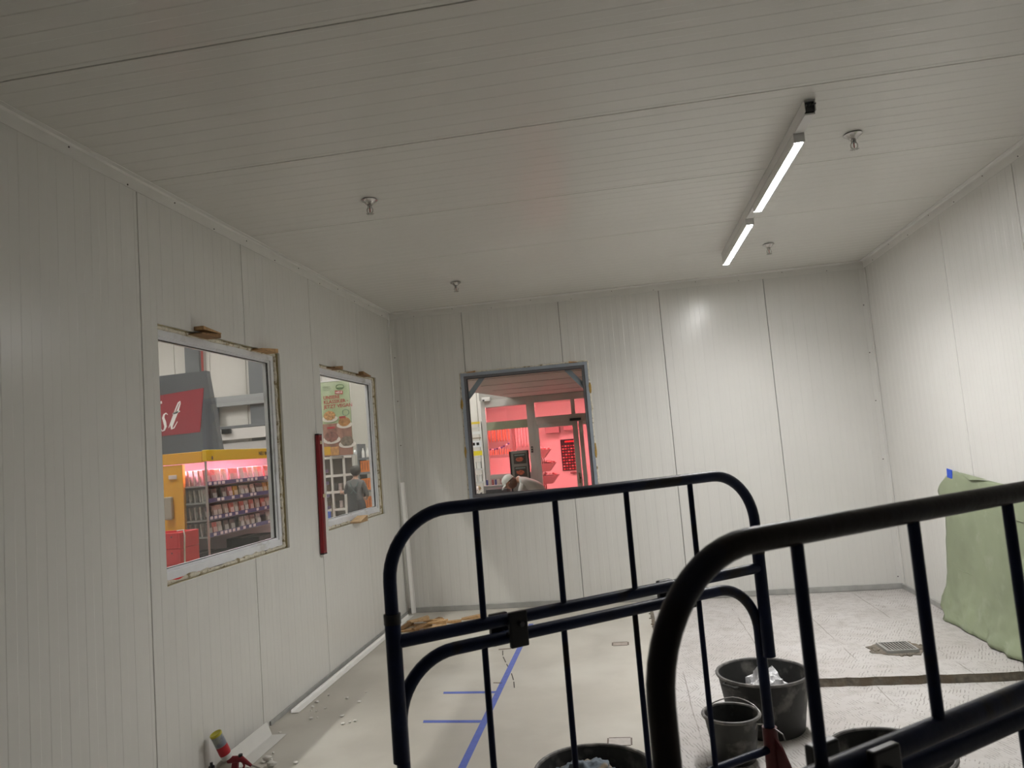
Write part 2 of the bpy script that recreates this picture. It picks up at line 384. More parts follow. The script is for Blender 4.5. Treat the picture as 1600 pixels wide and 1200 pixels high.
for i in range(n_+1):
    y = -3.95+3.90*i/n_; A_.append((EDGE_X-.006+.010*NZ.noise(Vector((y*7, 1, 1))), y, .0008)); B_.append((EDGE_X+.030+.022*NZ.noise(Vector((y*9, 5, 1))), y, .0016))
mb.add(A_+B_, [(i, i+1, n_+2+i, n_+1+i) for i in range(n_)])
mb.build('cut_edge_strip', M_SCREEDEDGE, floor)
# crumbled lip where the smooth floor was cut
for i in range(26):
    y = -0.25-0.14*i+random.uniform(-.05, .05)
    MB().blob((EDGE_X+random.uniform(-.012, .018), y, 0.003), (random.uniform(.008, .02), random.uniform(.012, .035), random.uniform(.004, .010)), i, 1, .5).build('screed_crumb', M_SCREEDEDGE,
        label='small brown crumb of screed along the cut edge of the smooth floor', cat='rubble', group='screed crumbs along the cut edge')

# ------------------------------------------------------------------ windows
def frame_rails(M, u0, u1, z0, z1, w, n0, n1, name, m, parent, wb=None):
    wb = wb or w; O = [(u0, z0), (u1, z0), (u1, z1), (u0, z1)]; I = [(u0+w, z0+wb), (u1-w, z0+wb), (u1-w, z1-w), (u0+w, z1-w)]
    d = Vector(M(0, n1, 0))-Vector(M(0, n0, 0))
    for k in range(4):
        j = (k+1) % 4
        MB().prism([M(O[k][0], n0, O[k][1]), M(O[j][0], n0, O[j][1]), M(I[j][0], n0, I[j][1]), M(I[k][0], n0, I[k][1])], d).build(name, m, parent)
def foam_bead(M, u0, u1, z0, z1, n, r, parent, seed, sides='LRTB', gap=0.012, m=None):
    segs = {'L': ((u0, z0), (u0, z1)), 'R': ((u1, z0), (u1, z1)), 'T': ((u0, z1), (u1, z1)), 'B': ((u0, z0), (u1, z0))}
    for sd in sides:
        (ua, za), (ub, zb) = segs[sd]; k = 46; path = []; rs = []
        for i in range(k+1):
            t = i/k; q = Vector((t*9+seed*5.1, seed*3.3, ord(sd)*1.0)); w1 = NZ.noise(q*1.3); w2 = NZ.noise(q*4.1)
            path.append(M(ua+(ub-ua)*t+(0.006*w2 if sd in 'LR' else 0), n+0.004*w1, za+(zb-za)*t+(0.006*w2 if sd in 'TB' else 0)))
            rs.append(max(0.004, r*(1+0.45*w1+0.5*w2)))
        MB().tube(path, rs, 8).build('foam_bead', m or M_FOAM, parent, smooth=True)
def pvc_window(name, M, op, seed):
    u0, u1, z0, z1 = op[0]+0.02, op[1]-0.02, op[2]+0.022, op[3]-0.018
    w = thing(name, M((u0+u1)/2, 0.05, z0), kind='structure')
    frame_rails(M, u0, u1, z0, z1, 0.040, 0.045, 0.105, 'frame_rail', M_PVC, w, 0.045)
    frame_rails(M, u0+.038, u1-.038, z0+.043, z1-.038, 0.018, 0.058, 0.105, 'glazing_bead', M_PVC, w)
    frame_rails(M, u0+.055, u1-.055, z0+.060, z1-.055, 0.004, 0.0655, 0.0698, 'gasket', M_RUBBER, w)
    frame_rails(M, u0+.050, u1-.050, z0+.055, z1-.050, 0.0095, 0.0745, 0.0765, 'rear_gasket', M_RUBBER, w)
    frame_rails(M, u0+.048, u1-.048, z0+.053, z1-.048, 0.009, 0.077, 0.105, 'rear_bead', M_PVC, w)
    a, b, c, d = u0+.058, u1-.058, z0+.063, z1-.058
    P = [M(u, n, z) for u in (a, b) for n in (0.070, 0.074) for z in (c, d)]
    MB().add(P, [(0, 1, 3, 2), (4, 6, 7, 5), (0, 4, 5, 1), (2, 3, 7, 6), (0, 2, 6, 4), (1, 5, 7, 3)]).build('pane', GLASS, w)
    foam_bead(M, u0-.010, u1+.010, z0-.010, z1+.009, 0.040, 0.012, w, seed)
    # the back frame seen from the shop side
    return w
pvc_window('window_1', ML, W1, 1); pvc_window('window_2', ML, W2, 2)
u0, u1, z0, z1 = 0.79, 2.212, 1.165, 2.594
w3 = thing('window_3', (1.5, 0, 1.165), kind='structure')
frame_rails(MBK, u0, u1, z0, z1, 0.034, -0.014, 0.10, 'frame_rail', M_STEELW, w3, 0.04)
frame_rails(MBK, u0+.033, u1-.033, z0+.038, z1-.033, 0.030, 0.004, 0.09, 'inner_rail', M_STEELD, w3, 0.036)
frame_rails(MBK, u0+.062, u1-.062, z0+.072, z1-.062, 0.006, 0.006, 0.04, 'gasket', M_RUBBER, w3)
MB().bx(u0+.066, u1-.066, 0.040, 0.044, z0+.076, z1-.066).build('pane', GLASS, w3)
for s_ in (0, 1):            # triangular corner gussets behind the glass
    ux = u0+.064 if s_ == 0 else u1-.064; sg = 1 if s_ == 0 else -1; zt = z1-.064
    MB().prism([(ux, 0.055, zt-.15), (ux+sg*.13, 0.055, zt), (ux+sg*.20, 0.055, zt), (ux, 0.055, zt-.235)], (0, 0.02, 0)).build('corner_gusset', M_STEELW, w3)
foam_bead(MBK, u0-.004, u1+.004, z0-.004, z1+.006, 0.002, 0.010, w3, 3, 'LRT')
for (x, z, sx, sz) in ((0.786, 2.25, .016, .07), (0.786, 1.72, .014, .06), (2.218, 2.30, .016, .06), (2.218, 1.62, .014, .08)):
    MB().blob((x, -.008, z), (sx, .012, sz), x*9+z, 2, .5).build('foam_lump', mat('aged_foam', (0.42, 0.27, 0.07), 0.9, noise=(40, .2)), w3)

# wooden wedges
def wedge_mesh(l, h, d, tip=0.25):
    return MB().prism([(-l/2, -d/2, 0), (l/2, -d/2, 0), (l/2, -d/2, h), (-l/2, -d/2, h*tip)], (0, d, 0))
def wedge(loc, rz, l, h, d, label, ry=0.0, rx=0.0, m=M_WOOD):
    mb = wedge_mesh(l, h, d); mb.rot(RZ(rz) @ RY(ry) @ RX(rx)); mb.v = [(p[0]+loc[0], p[1]+loc[1], p[2]+loc[2]) for p in mb.v]
    return mb.build('wooden_wedge', m, label=label, cat='wood wedge', group='wooden wedges used to pack the windows')
M_WOODD = mat('raw_wood_dark', (0.26, 0.145, 0.06), 0.75, noise=(35, 0.25))
wedge((0.006, -3.79, 2.562), math.pi/2, 0.21, 0.028, 0.11, 'dark upper wedge of the pair above the large left window', m=M_WOODD)
wedge((0.012, -3.78, 2.590), -math.pi/2, 0.20, 0.022, 0.10, 'wooden wedge lying on another above the large left window')
wedge((0.006, -3.02, 2.560), math.pi/2, 0.24, 0.032, 0.10, 'wooden wedge above the right corner of the large left window')
wedge((0.010, -1.72, 2.560), math.pi/2, 0.20, 0.034, 0.08, 'brown wedge above the middle of the window with the poster', m=M_WOODD)
wedge((0.010, -0.98, 2.560), -math.pi/2, 0.22, 0.034, 0.08, 'brown wedge above the right corner of the window with the poster', m=M_WOODD)
wedge((0.030, -1.40, 1.150), math.pi/2, 0.19, 0.055, 0.10, 'chunky wooden block wedged under the window with the poster', m=mat('block_wood', (0.38, 0.25, 0.13), .8, noise=(30, .2)))
wedge((0.915, -0.005, 2.594), 0, 0.10, 0.018, 0.06, 'small wedge above the left corner of the grey framed window')
wedge((2.06, -0.005, 2.594), math.pi, 0.09, 0.018, 0.06, 'small wedge above the right corner of the grey framed window')
# pile of wedges on the floor in the corner
pile = [(0.20, -0.42, 0.3, 0), (0.30, -0.62, -0.5, 0), (0.42, -0.50, 1.0, 0), (0.26, -0.82, 0.1, 0), (0.50, -0.74, 0.6, 0), (0.62, -0.55, -0.2, 0), (0.38, -0.95, -0.3, 0),
        (0.58, -0.92, 0.25, 0), (0.17, -0.66, 1.3, 0), (0.30, -0.58, 0.2, .038), (0.46, -0.64, -0.4, .038), (0.40, -0.86, 0.8, .038), (0.56, -0.86, -0.1, .072), (0.34, -0.72, 0.5, .072)]
for i, (x, y, a, z) in enumerate(pile):
    wedge((x, y, z+0.001), a, random.uniform(.17, .23), random.uniform(.028, .036), random.uniform(.06, .08), 'raw wooden wedge in the small heap on the floor by the corner', m=(M_WOOD, mat('pale_wood', (0.52, 0.35, 0.19), .75, noise=(35, .2)), M_WOODD)[i % 3 if i % 5 else 0])
wedge((0.83, -0.42, 0.001), 0.15, 0.26, 0.045, 0.07, 'wooden wedge lying apart on the right of the heap by the corner')
wedge((1.06, -0.50, 0.001), 0.4, 0.2, 0.03, 0.06, 'pale thin wedge at the right end of the wedge heap', m=mat('pale_wood', (0.5, 0.33, 0.18)))

# ------------------------------------------------------------------ ceiling fittings
def sprinkler(x, y, label):
    t = thing('fire_sprinkler', (x, y, H), label, 'sprinkler', 'pendent sprinklers in the ceiling')
    MB().lathe([(0.004, 0), (0.012, -0.001), (0.050, -0.004), (0.052, -0.007), (0.046, -0.010), (0.030, -0.022), (0.022, -0.034), (0.012, -0.036)], (0, 0, 0), 24).build('escutcheon', M_CHROME, t, wc=False, smooth=True)
    MB().lathe([(0.001, -0.030), (0.014, -0.030), (0.014, -0.052), (0.011, -0.056), (0.001, -0.056)], (0, 0, 0), 12).build('body', M_CHROME, t, wc=False, smooth=True)
    for s in (-1, 1):
        MB().tube([(s*0.012, 0, -0.052), (s*0.019, 0, -0.064), (s*0.018, 0, -0.080), (s*0.006, 0, -0.092)], 0.0035, 6).build('frame_arm', M_CHROME, t, wc=False, smooth=True)
    MB().tube([(0, 0, -0.054), (0, 0, -0.090)], 0.003, 6).build('glass_bulb', mat('bulb_red', (0.25, 0.02, 0.02), 0.2), t, wc=False)
    mb = MB().lathe([(0.001, -0.090), (0.008, -0.091), (0.008, -0.094), (0.001, -0.094)], (0, 0, 0), 10)
    for k in range(10):
        q = 2*math.pi*k/10; mb.box((0.016*math.cos(q), 0.016*math.sin(q), -0.093), (0.018, 0.006, 0.0015), RZ(q))
    mb.build('deflector', M_CHROME, t, wc=False)
sprinkler(1.065, -3.595, 'nearer sprinkler on the left half of the ceiling'); sprinkler(1.06, -1.14, 'farther sprinkler on the left half of the ceiling')
sprinkler(3.99, -3.60, 'nearer sprinkler, to the right of the ceiling light'); sprinkler(3.98, -1.21, 'farther sprinkler, beside the far end of the ceiling light')
LX = 3.615
t = thing('trunking_rail', (LX, -2.6, H-0.001), 'white trunking rail on the ceiling carrying both light battens', 'light rail')
mb = MB(); x = 0.028
mb.bx(LX-x, LX+x, -4.15, -1.06, H-0.004, H-0.001); mb.bx(LX-x, LX-x+.003, -4.15, -1.06, H-0.062, H-0.001); mb.bx(LX+x-.003, LX+x, -4.15, -1.06, H-0.062, H-0.001)
mb.build('channel', M_LAMPW, t)
MB().bx(LX-.024, LX+.024, -4.135, -4.06, H-0.055, H-0.006).build('wiring_block', M_DARK, t)
for i in range(3): MB().tube([(LX-.015+.014*i, -4.06, H-.03), (LX-.018+.017*i, -4.15, H-.028), (LX-.02+.02*i, -4.175, H-.035)], .004, 6).build('wire', M_DARK, t)
for (ya, yb) in ((-4.13, -3.905), (-2.645, -2.365)): MB().bx(LX-.027, LX+.027, ya, yb, H-0.072, H-0.0625, .002).build('cover_plate', M_LAMPW, t)
def batten(y0, y1, label):
    t = thing('light_batten', (LX, (y0+y1)/2, H-0.063), label, 'ceiling light', 'light battens on the trunking rail')
    MB().bx(LX-.029, LX+.029, y0-.015, y1+.015, H-0.112, H-0.0635, .004).build('housing', M_LAMPW, t)
    for y in (y0-.022, y1+.016): MB().bx(LX-.0295, LX+.0295, y, y+.006, H-0.118, H-0.064, .002).build('end_cap', M_LAMPW, t)
    MB().bx(LX-.0215, LX+.0215, y0, y1, H-0.118, H-0.1125).build('diffuser', M_LED, t)
    ld = bpy.data.lights.new('batten_light', 'AREA'); ld.shape = 'RECTANGLE'; ld.size = 0.043; ld.size_y = y1-y0; ld.energy = LED_BEAM; ld.spread = math.radians(140); ld.color = (1.0, 0.985, 0.97)
    lo = bpy.data.objects.new('batten_light', ld); COL.objects.link(lo); lo.parent = t; lo.location = (0, 0, -0.0565)      # lens optic just under the diffuser, shining down
    for sx in (-1, 1): MB().bx(LX+sx*.0220, LX+sx*.0285, y0, y1, H-0.118, H-0.1125).build('lens_edge', M_LAMPW, t)
batten(-3.87, -2.68, 'lit light batten on the ceiling, the nearer and longer looking one')
batten(-2.33, -1.09, 'lit light batten on the ceiling, the farther one of the two')

# ------------------------------------------------------------------ things on and by the left wall
t = thing('spirit_level', (0.03, -2.2, 0.99), 'red spirit level hung upright on the left wall between the windows', 'spirit level')
mb = MB(); R = RX(-0.030); yc, zc = -2.195, 1.475
body = MB().box((0.020, yc, zc), (0.030, 0.068, 0.97), R, 0.004); body.build('body', M_SPIRIT, t)
MB().box((0.0355, yc, zc), (0.004, 0.036, 0.93), R, 0.001).build('recessed_web', mat('level_red_dark', (.15, .004, .008), .4), t)
for dz, w in ((0.42, .03), (-0.02, .05)):
    p = Vector((0.036, yc, zc)) + R @ Vector((0, 0 if dz > .1 else .02, dz))
    MB().box(p, (0.010, w, 0.028), R, .003).build('vial', mat('vial_yellow', (.62, .58, .38), .25), t)
for dz in (.487, -.487): MB().box(Vector((0.020, yc, zc))+R @ Vector((0, 0, dz)), (.031, .07, .012), R, .002).build('end_cap', M_CLAMP, t)
# loose white strip leaning in the corner
mb = MB(); R = RX(0.035) @ RY(-0.012) @ RZ(.55); c = Vector((0.070, -0.085, 0.722))
o = thing('plastic_strip', (0.06, -0.09, 0), 'long white plastic strip leaning upright in the far left corner', 'trim strip')
MB().box(c, (0.050, 0.006, 1.435), R).build('web', mat('strip_white', (.90, .89, .87), .35), o)
for s in (-1, 1): MB().box(c+R @ Vector((s*.022, -.007, 0)), (0.006, 0.014, 1.435), R).build('flange', mat('strip_white', (.8, .79, .77)), o)
# loose angle trims at the foot of the left wall
def angle_bar(y0, y1, x0, x1, h, lean, label, m):
    o = thing('angle_profile', ((x0+x1)/2, (y0+y1)/2, 0), label, 'trim profile')
    MB().prism([(x0, y0, 0.004), (x0+.004, y0, 0.004), (x0+.004-lean, y0, h), (x0-lean, y0, h)], (0, y1-y0, 0)).build('upright_flange', m, o)
    MB().prism([(x0, y0, 0.001), (x1, y0, 0.003), (x1, y0, 0.006), (x0, y0, 0.004)], (0, y1-y0, 0)).build('floor_flange', m, o)
    return o
angle_bar(-3.84, -3.36, 0.095, 0.20, 0.085, 0.03, 'white angle profile lying on the floor at the foot of the left wall', M_TRIMW)
angle_bar(-2.98, -0.15, 0.045, 0.105, 0.022, 0.0, 'long thin white trim laid along the foot of the left wall', mat('strip_white', (.8, .79, .77)))
for i in range(22):
    y = -random.uniform(2.6, 4.0); MB().blob((0.14+random.random()**2*.5, y, .007), (random.uniform(.006, .018),)*2+(random.uniform(.004, .009),), i+40, 1, .6).build('foam_crumb', mat('crumb_white', (.74, .72, .68), .9), smooth=False,
        label='little whitish foam crumb on the floor near the left wall', cat='debris', group='foam crumbs by the left wall')

# foam gun with can
t = thing('foam_gun', (0.12, -3.95, 0), 'red expanding-foam gun with a can screwed on, leaning on the left wall', 'foam gun')
axis = Vector((-0.055, -0.055, 0.20)).normalized(); base_p = Vector((0.105, -3.90, 0.085))
ez = axis; ex = ez.cross(Vector((0, 1, 0))).normalized(); ey = ez.cross(ex); RM = Matrix((ex, ey, ez)).transposed()
def can(prof, name, m): return MB().lathe(prof, base_p, 24, RM).build(name, m, t, smooth=True)
can([(0.014, -0.005), (0.030, 0.0), (0.031, 0.028)], 'adapter_ring', mat('adapter_white', (.62, .62, .60), .5))
can([(0.031, 0.028), (0.0325, 0.034), (0.0325, 0.085)], 'red_label', mat('label_red', (.42, .01, .02), .4))
can([(0.0325, 0.085), (0.0325, 0.150)], 'grey_label', mat('label_grey', (.20, .22, .27), .35, .3, alt=((.34, .36, .33), 20, .45, .55)))
can([(0.0325, 0.150), (0.034, 0.152), (0.034, 0.162), (0.031, 0.165), (0.026, 0.160), (0.001, 0.156)], 'yellow_rim', mat('can_yellow', (.50, .45, .05), .3, .4))
MRG = mat('gun_red', (.22, .012, .022), .45)
g = Vector((0.125, -3.885, 0.07))
MB().tube([g+Vector((-.02, -.005, .0)), g+Vector((.06, -.005, .004)), g+Vector((.12, -.005, -.035))], [.02, .018, .008], 10).build('gun_body', MRG, t, smooth=True)
MB().prism([g+Vector((.005, -.012, -.005)), g+Vector((.04, -.012, -.005)), g+Vector((.03, -.012, -.068)), g+Vector((-.005, -.012, -.065))], (0, .02, 0)).build('grip', MRG, t)
MB().tube([g+Vector((.065, -.004, -.01)), g+Vector((.075, -.004, -.035)), g+Vector((.06, -.004, -.062))], .006, 8).build('trigger', MRG, t, smooth=True)
MB().tube([g+Vector((.11, -.005, -.03)), g+Vector((.20, -.005, -.062))], .005, 8).build('barrel', M_CHROME, t)
MB().lathe([(0.001, 0), (.012, 0), (.012, .02), (.001, .02)], g+Vector((.055, -.005, .01)), 12).build('needle_knob', M_CLAMP, t)
# second small fittings beside the gun: metal adjusting end
t2 = thing('gun_cleaner_nozzle', (0.075, -4.0, 0), 'small shiny metal valve with black knobs beside the foam gun', 'fitting')
MB().lathe([(.001, 0), (.022, 0), (.022, .035), (.016, .045), (.016, .07), (.001, .07)], (0.085, -4.03, 0.0), 16).build('valve_body', M_CHROME, t2, smooth=True)
MB().lathe([(.001, .07), (.017, .07), (.017, .095), (.008, .10), (.008, .115), (.001, .115)], (0.085, -4.03, 0.0), 12).build('knob', M_CLAMP, t2, smooth=True)
MB().tube([(0.05, -4.06, .03), (.085, -4.03, .03)], .009, 8).build('side_knob', M_CLAMP, t2)
for i, (x, y) in enumerate(((.27, -3.75), (.33, -3.82), (.30, -3.98))):
    MB().blob((x, y, .016), (.028, .022, .018), i+70, 2, .5).build('foam_blob', mat('crumb_white', (.7, .7, .7)), smooth=True, label='lump of spilled foam on the floor next to the red gun', cat='foam', group='foam lumps next to the gun')

# ------------------------------------------------------------------ floor marks
def strip(x0, y0, x1, y1, w, name, m, label, cat, group=None, z=0.0015, cut=0.0):
    a, b = Vector((x0, y0, z*.4)), Vector((x1, y1, z*.4)); d = (b-a).normalized(); n = Vector((-d.y, d.x, 0))*w/2
    return MB().prism([a-n, b-n, b+n+d*cut, a+n-d*cut], (0, 0, z*.6)).build(name, m, label=label, cat=cat, group=group)
strip(1.478, -4.6, 1.470, -0.75, 0.045, 'masking_tape', M_TAPEF, 'long strip of blue tape running across the grey floor', 'tape')
strip(1.07, -3.20, 1.45, -3.225, 0.042, 'masking_tape', M_TAPEF, 'nearer short blue tape strip branching left on the floor', 'tape', cut=.01)
strip(1.07, -2.66, 1.45, -2.683, 0.042, 'masking_tape', M_TAPEF, 'farther short blue tape strip branching left on the floor', 'tape', cut=.01)
def rect_mark(cx, cy, a, b, w, label, fill):
    t = thing('floor_patch', (cx, cy, 0), label, 'floor patch')
    MB().bx(cx-a/2, cx+a/2, cy-b/2, cy+b/2, 0.0004, 0.0012).build('infill', fill, t)
    for (x0, x1, y0, y1) in ((cx-a/2, cx+a/2, cy-b/2-w, cy-b/2), (cx-a/2, cx+a/2, cy+b/2, cy+b/2+w), (cx-a/2-w, cx-a/2, cy-b/2, cy+b/2), (cx+a/2, cx+a/2+w, cy-b/2, cy+b/2)):
        MB().bx(x0, x1, y0, y1, 0.0004, 0.0016).build('edge', M_GREYLINE, t)
rect_mark(2.335, -1.58, 0.12, 0.09, 0.012, 'small brown filled rectangle in the smooth floor, farther of two', mat('patch_brown', (.40, .345, .30), .85, noise=(30, .15)))
rect_mark(2.335, -3.585, 0.125, 0.10, 0.009, 'small outlined rectangle in the smooth floor behind the near tub', mat('patch_light', (.48, .44, .41), .8, noise=(30, .1)))
pts = [(1.33, -1.62), (1.36, -1.80), (1.42, -2.0), (1.50, -2.25), (1.55, -2.45), (1.58, -2.62)]
mb = MB(); [mb.box(((a[0]+b[0])/2, (a[1]+b[1])/2, .0008), (math.dist(a, b)*.8, .008, .0008), RZ(math.atan2(b[1]-a[1], b[0]-a[0]))) for a, b in zip(pts, pts[1:])]
mb.build('pencil_line', M_MARK, label='thin dark broken scratch curving across the floor by the tape', cat='scratch')
strip(1.29, -1.60, 1.40, -1.585, .03, 'scuff_mark', mat('scuff', (.22, .18, .14), .9), 'short brown scuff on the floor left of the blue tape', 'scuff')
strip(1.47, -2.49, 1.40, -2.475, .016, 'scuff_mark', mat('scuff', (.22, .18, .14)), 'tiny brown scuff touching the blue tape', 'scuff')
# floor drain
t = thing('floor_drain', (4.38, -2.03, 0), 'square metal floor drain grate set in the rough screed', 'drain')
cx, cy, rz = 4.385, -2.03, 0.04; R = RZ(rz)
def dl(x, y, z): p = R @ Vector((x, y, 0)); return (cx+p.x, cy+p.y, z)
for (a, b, w, h) in ((0, -.105, .22, .012), (0, .105, .22, .012), (-.105, 0, .012, .22), (.105, 0, .012, .22)):
    MB().box(dl(a, b, .010), (w, h, .030), R).build('frame_bar', M_ALU, t)
MB().box(dl(0, 0, -.004), (.20, .20, .004), R).build('sump', M_DARK, t)
for i in range(9): MB().box(dl(-.088+.022*i, 0, .016), (.011, .20, .012), R).build('grate_bar', mat('grate', (.34, .33, .31), .5, .5), t)
bed = MB(); nb = 28; ring = [(cx+(.165+.05*NZ.noise(Vector((k*.9, 3, 1))))*math.cos(k*2*math.pi/nb)*1.25, cy+(.165+.05*NZ.noise(Vector((k*.9, 3, 1))))*math.sin(k*2*math.pi/nb)) for k in range(nb)]
bed.prism([(p[0], p[1], -.001) for p in ring], (0, 0, .0045)).build('broken_bedding', M_SCREEDEDGE, t)
for i in range(18):
    q = random.uniform(0, 6.28); r = random.uniform(.13, .19)
    MB().blob((cx+r*math.cos(q)*1.15, cy+r*math.sin(q), .004), (random.uniform(.012, .03), random.uniform(.012, .03), random.uniform(.004, .012)), i+90, 1, .5).build('screed_crumb', M_SCREEDEDGE, label='brown crumb of screed broken out around the floor drain', cat='rubble', group='crumbs around the floor drain')

# ------------------------------------------------------------------ green sheet on the right wall
t = thing('plastic_sheet', (W-0.05, -2.4, 0), 'crumpled green plastic sheet taped to the right wall and hanging to the floor', 'sheet')
mb = MB(); nu, nv = 90, 44; vs = []
def lerp(tb, x):
    for (a, p), (b, q) in zip(tb, tb[1:]):
        if x <= b: return p+(q-p)*(x-a)/(b-a)
    return tb[-1][1]
left = [(0, -1.40), (.10, -1.20), (.14, -1.17), (.25, -1.30), (.5, -1.24), (.8, -1.17), (.93, -1.14), (1, -1.27)]
for j in range(nv+1):
    v = j/nv
    for i in range(nu+1):
        u = i/nu; yl = lerp(left, v); y = yl + (-4.3-yl)*u
        top = 1.205 + 0.045*math.exp(-((u-.05)/.05)**2) - 0.05*u - 0.012*abs(math.sin(u*14))
        z = 0.006 + (top-0.006)*(1-v)
        fold = 0.003*math.sin(y*16+2.2*v) + 0.016*NZ.noise(Vector((y*2.1, z*1.6, 0))) + 0.006*NZ.noise(Vector((y*9, z*7, 4)))
        out = 0.004 + 0.018*min(1, v*4) + abs(fold)*min(1, v*5) + 0.015*v
        if v > .70:
            k = (v-.70)/.30; out += 0.085*k*k*(1+.6*NZ.noise(Vector((y*5, 3, 1)))) + 0.075*k*abs(NZ.noise(Vector((y*5+z*6, z*6-y*3, 7)))) + .03*k*abs(NZ.noise(Vector((y*13, z*13, 7)))); z += 0.02*k*max(0, NZ.noise(Vector((y*7, z*5, 2))))
        vs.append((W-out-0.006, y, z))
mb.add(vs, [(j*(nu+1)+i, j*(nu+1)+i+1, (j+1)*(nu+1)+i+1, (j+1)*(nu+1)+i) for j in range(nv) for i in range(nu)])
so = mb.build('film', M_GREEN, t, smooth='all')
md = so.modifiers.new('thick', 'SOLIDIFY'); md.thickness = 0.0012; md.offset = 0
for zf in (0.98, 0.44):      # press folds
    MB().tube([(W-.034-.008*math.sin(i), -1.32-.16*i, zf-.012*i*.4) for i in range(15)], .003, 5).build('fold_crease', M_GREEN, t, smooth=True)
MB().prism([(W-.014, -1.62, 1.235), (W-.018, -2.05, 1.20), (W-.030, -1.80, 1.185)], (-.002, 0, 0)).build('folded_flap', M_GREEN, t)
tp = MB(); tp.box((W-.014, -1.425, 1.215), (.003, .095, .075), RX(.12)).build('masking_tape', M_TAPEB, label='short piece of bright blue tape holding the corner of the green sheet', cat='tape')

# ------------------------------------------------------------------ tubs and buckets
def tub(x, y, z, rt_, rb, h, name, label, m, ears=True, seg=40):
    t = thing(name, (x, y, z), label, 'bucket' if name == 'builders_bucket' else 'mortar tub')
    MB().lathe([(0.001, 0), (rb*.97, 0), (rb, .006), (rt_-.004, h-.006), (rt_-.010, h-.006), (rb-.008, .012), (0.001, .012)], (0, 0, 0), seg, wob=0.006).build('shell', m, t, wc=False, smooth=True)
    MB().tube([(rt_*math.cos(2*math.pi*k/seg)*(1+.006*math.sin(4*math.pi*k/seg)), rt_*math.sin(2*math.pi*k/seg), h-.004) for k in range(seg+1)], .0095, 8, False).build('rim', mat('rim_grey', (.11, .105, .10), .55, noise=(18, .3), alt=((.28, .26, .24), 14, .5, .7)), t, wc=False, smooth=True)
    if ears:
        for s in (0.7, 0.7+math.pi):
            c = Vector((math.cos(s)*(rt_+.012), math.sin(s)*(rt_+.012), h-.02)); tx = Vector((-math.sin(s), math.cos(s), 0))
            MB().tube([c-tx*.05-Vector((math.cos(s), math.sin(s), 0))*.012, c-tx*.04+Vector((math.cos(s), math.sin(s), 0))*.018, c+tx*.04+Vector((math.cos(s), math.sin(s), 0))*.018, c+tx*.05-Vector((math.cos(s), math.sin(s), 0))*.012], .008, 6).build('grip', m, t, wc=False, smooth=True)
    return t
tub(3.185, -3.43, 0.0, .255, .205, .315, 'mortar_tub', 'big black mortar tub holding a shiny crumpled plastic bag', M_TUB)
b = tub(2.942, -3.835, 0.0, .145, .105, .235, 'builders_bucket', 'small black builders bucket with wire handle in front of the big tub', M_BUCKET, False)
for s in (-1, 1): MB().box((s*.145*math.cos(.5), s*.145*math.sin(.5)*-1, .215), (.02, .02, .03), None, .004).build('handle_lug', M_BUCKET, b, wc=False)
ax = Vector((math.cos(.5), -math.sin(.5), 0)); bk = Vector((math.sin(.5)*.9, math.cos(.5)*.9, 0.32)).normalized()
MB().tube([Vector((0, 0, .222)) + ax*.150*math.cos(q*math.pi/14) + bk*.128*(math.sin(q*math.pi/14)+.10*math.exp(-((q-8)/2)**2)) for q in range(15)], .0032, 6).build('wire_handle', mat('wire_steel', (.30, .29, .28), .4, .7), b, wc=False, smooth=True)
tub(3.545, -4.40, SUNK, .255, .205, .315, 'mortar_tub', 'black mortar tub in the sunken screed, half hidden by the near trestle', M_TUB)
tub(2.255, -4.655, 0.0, .255, .205, .315, 'mortar_tub', 'black mortar tub on the smooth floor filled with crumpled rags', M_TUB)
# plastic bag in big tub: crumpled film, flat facets
mb = MB(); bm = bmesh.new(); bmesh.ops.create_icosphere(bm, subdivisions=4, radius=1.0); vs = []
for w in bm.verts:
    p = w.co; k = 1+.20*NZ.noise(p*2.2)+.22*abs(NZ.noise(p*5.5))+.10*NZ.noise(p*13)
    r = .135*(1.0-.30*max(0, p.z)); top = max(0, p.z)
    vs.append((3.205+p.x*r*k, -3.42+p.y*r*k*.85, .165+.15*p.z*(1+.55*top*NZ.noise(Vector((p.x*3.1, p.y*3.1, 1))))*k))
bm.verts.index_update(); mb.add(vs, [[w.index for w in f.verts] for f in bm.faces]); bm.free()
mb.build('plastic_bag', M_FOIL, label='shiny crumpled clear plastic bag inside the big black tub', cat='plastic bag')
# rag heap in near tub: one long crumpled cloth
mb = MB(); bm = bmesh.new(); bmesh.ops.create_icosphere(bm, subdivisions=5, radius=1.0); vs = []
for w in bm.verts:
    p = w.co; k = 1+.22*NZ.noise(p*2)+.30*abs(NZ.noise(p*4.5))-.12*abs(NZ.noise(p*10))
    vs.append((2.205+p.x*.145*k, -4.60+p.y*.125*k, .215+p.z*.105*k))
bm.verts.index_update(); mb.add(vs, [[w.index for w in f.verts] for f in bm.faces]); bm.free()
mb.build('cleaning_rag', M_RAG, smooth='all', label='crumpled grey-blue rag in the tub on the smooth floor', cat='rag')

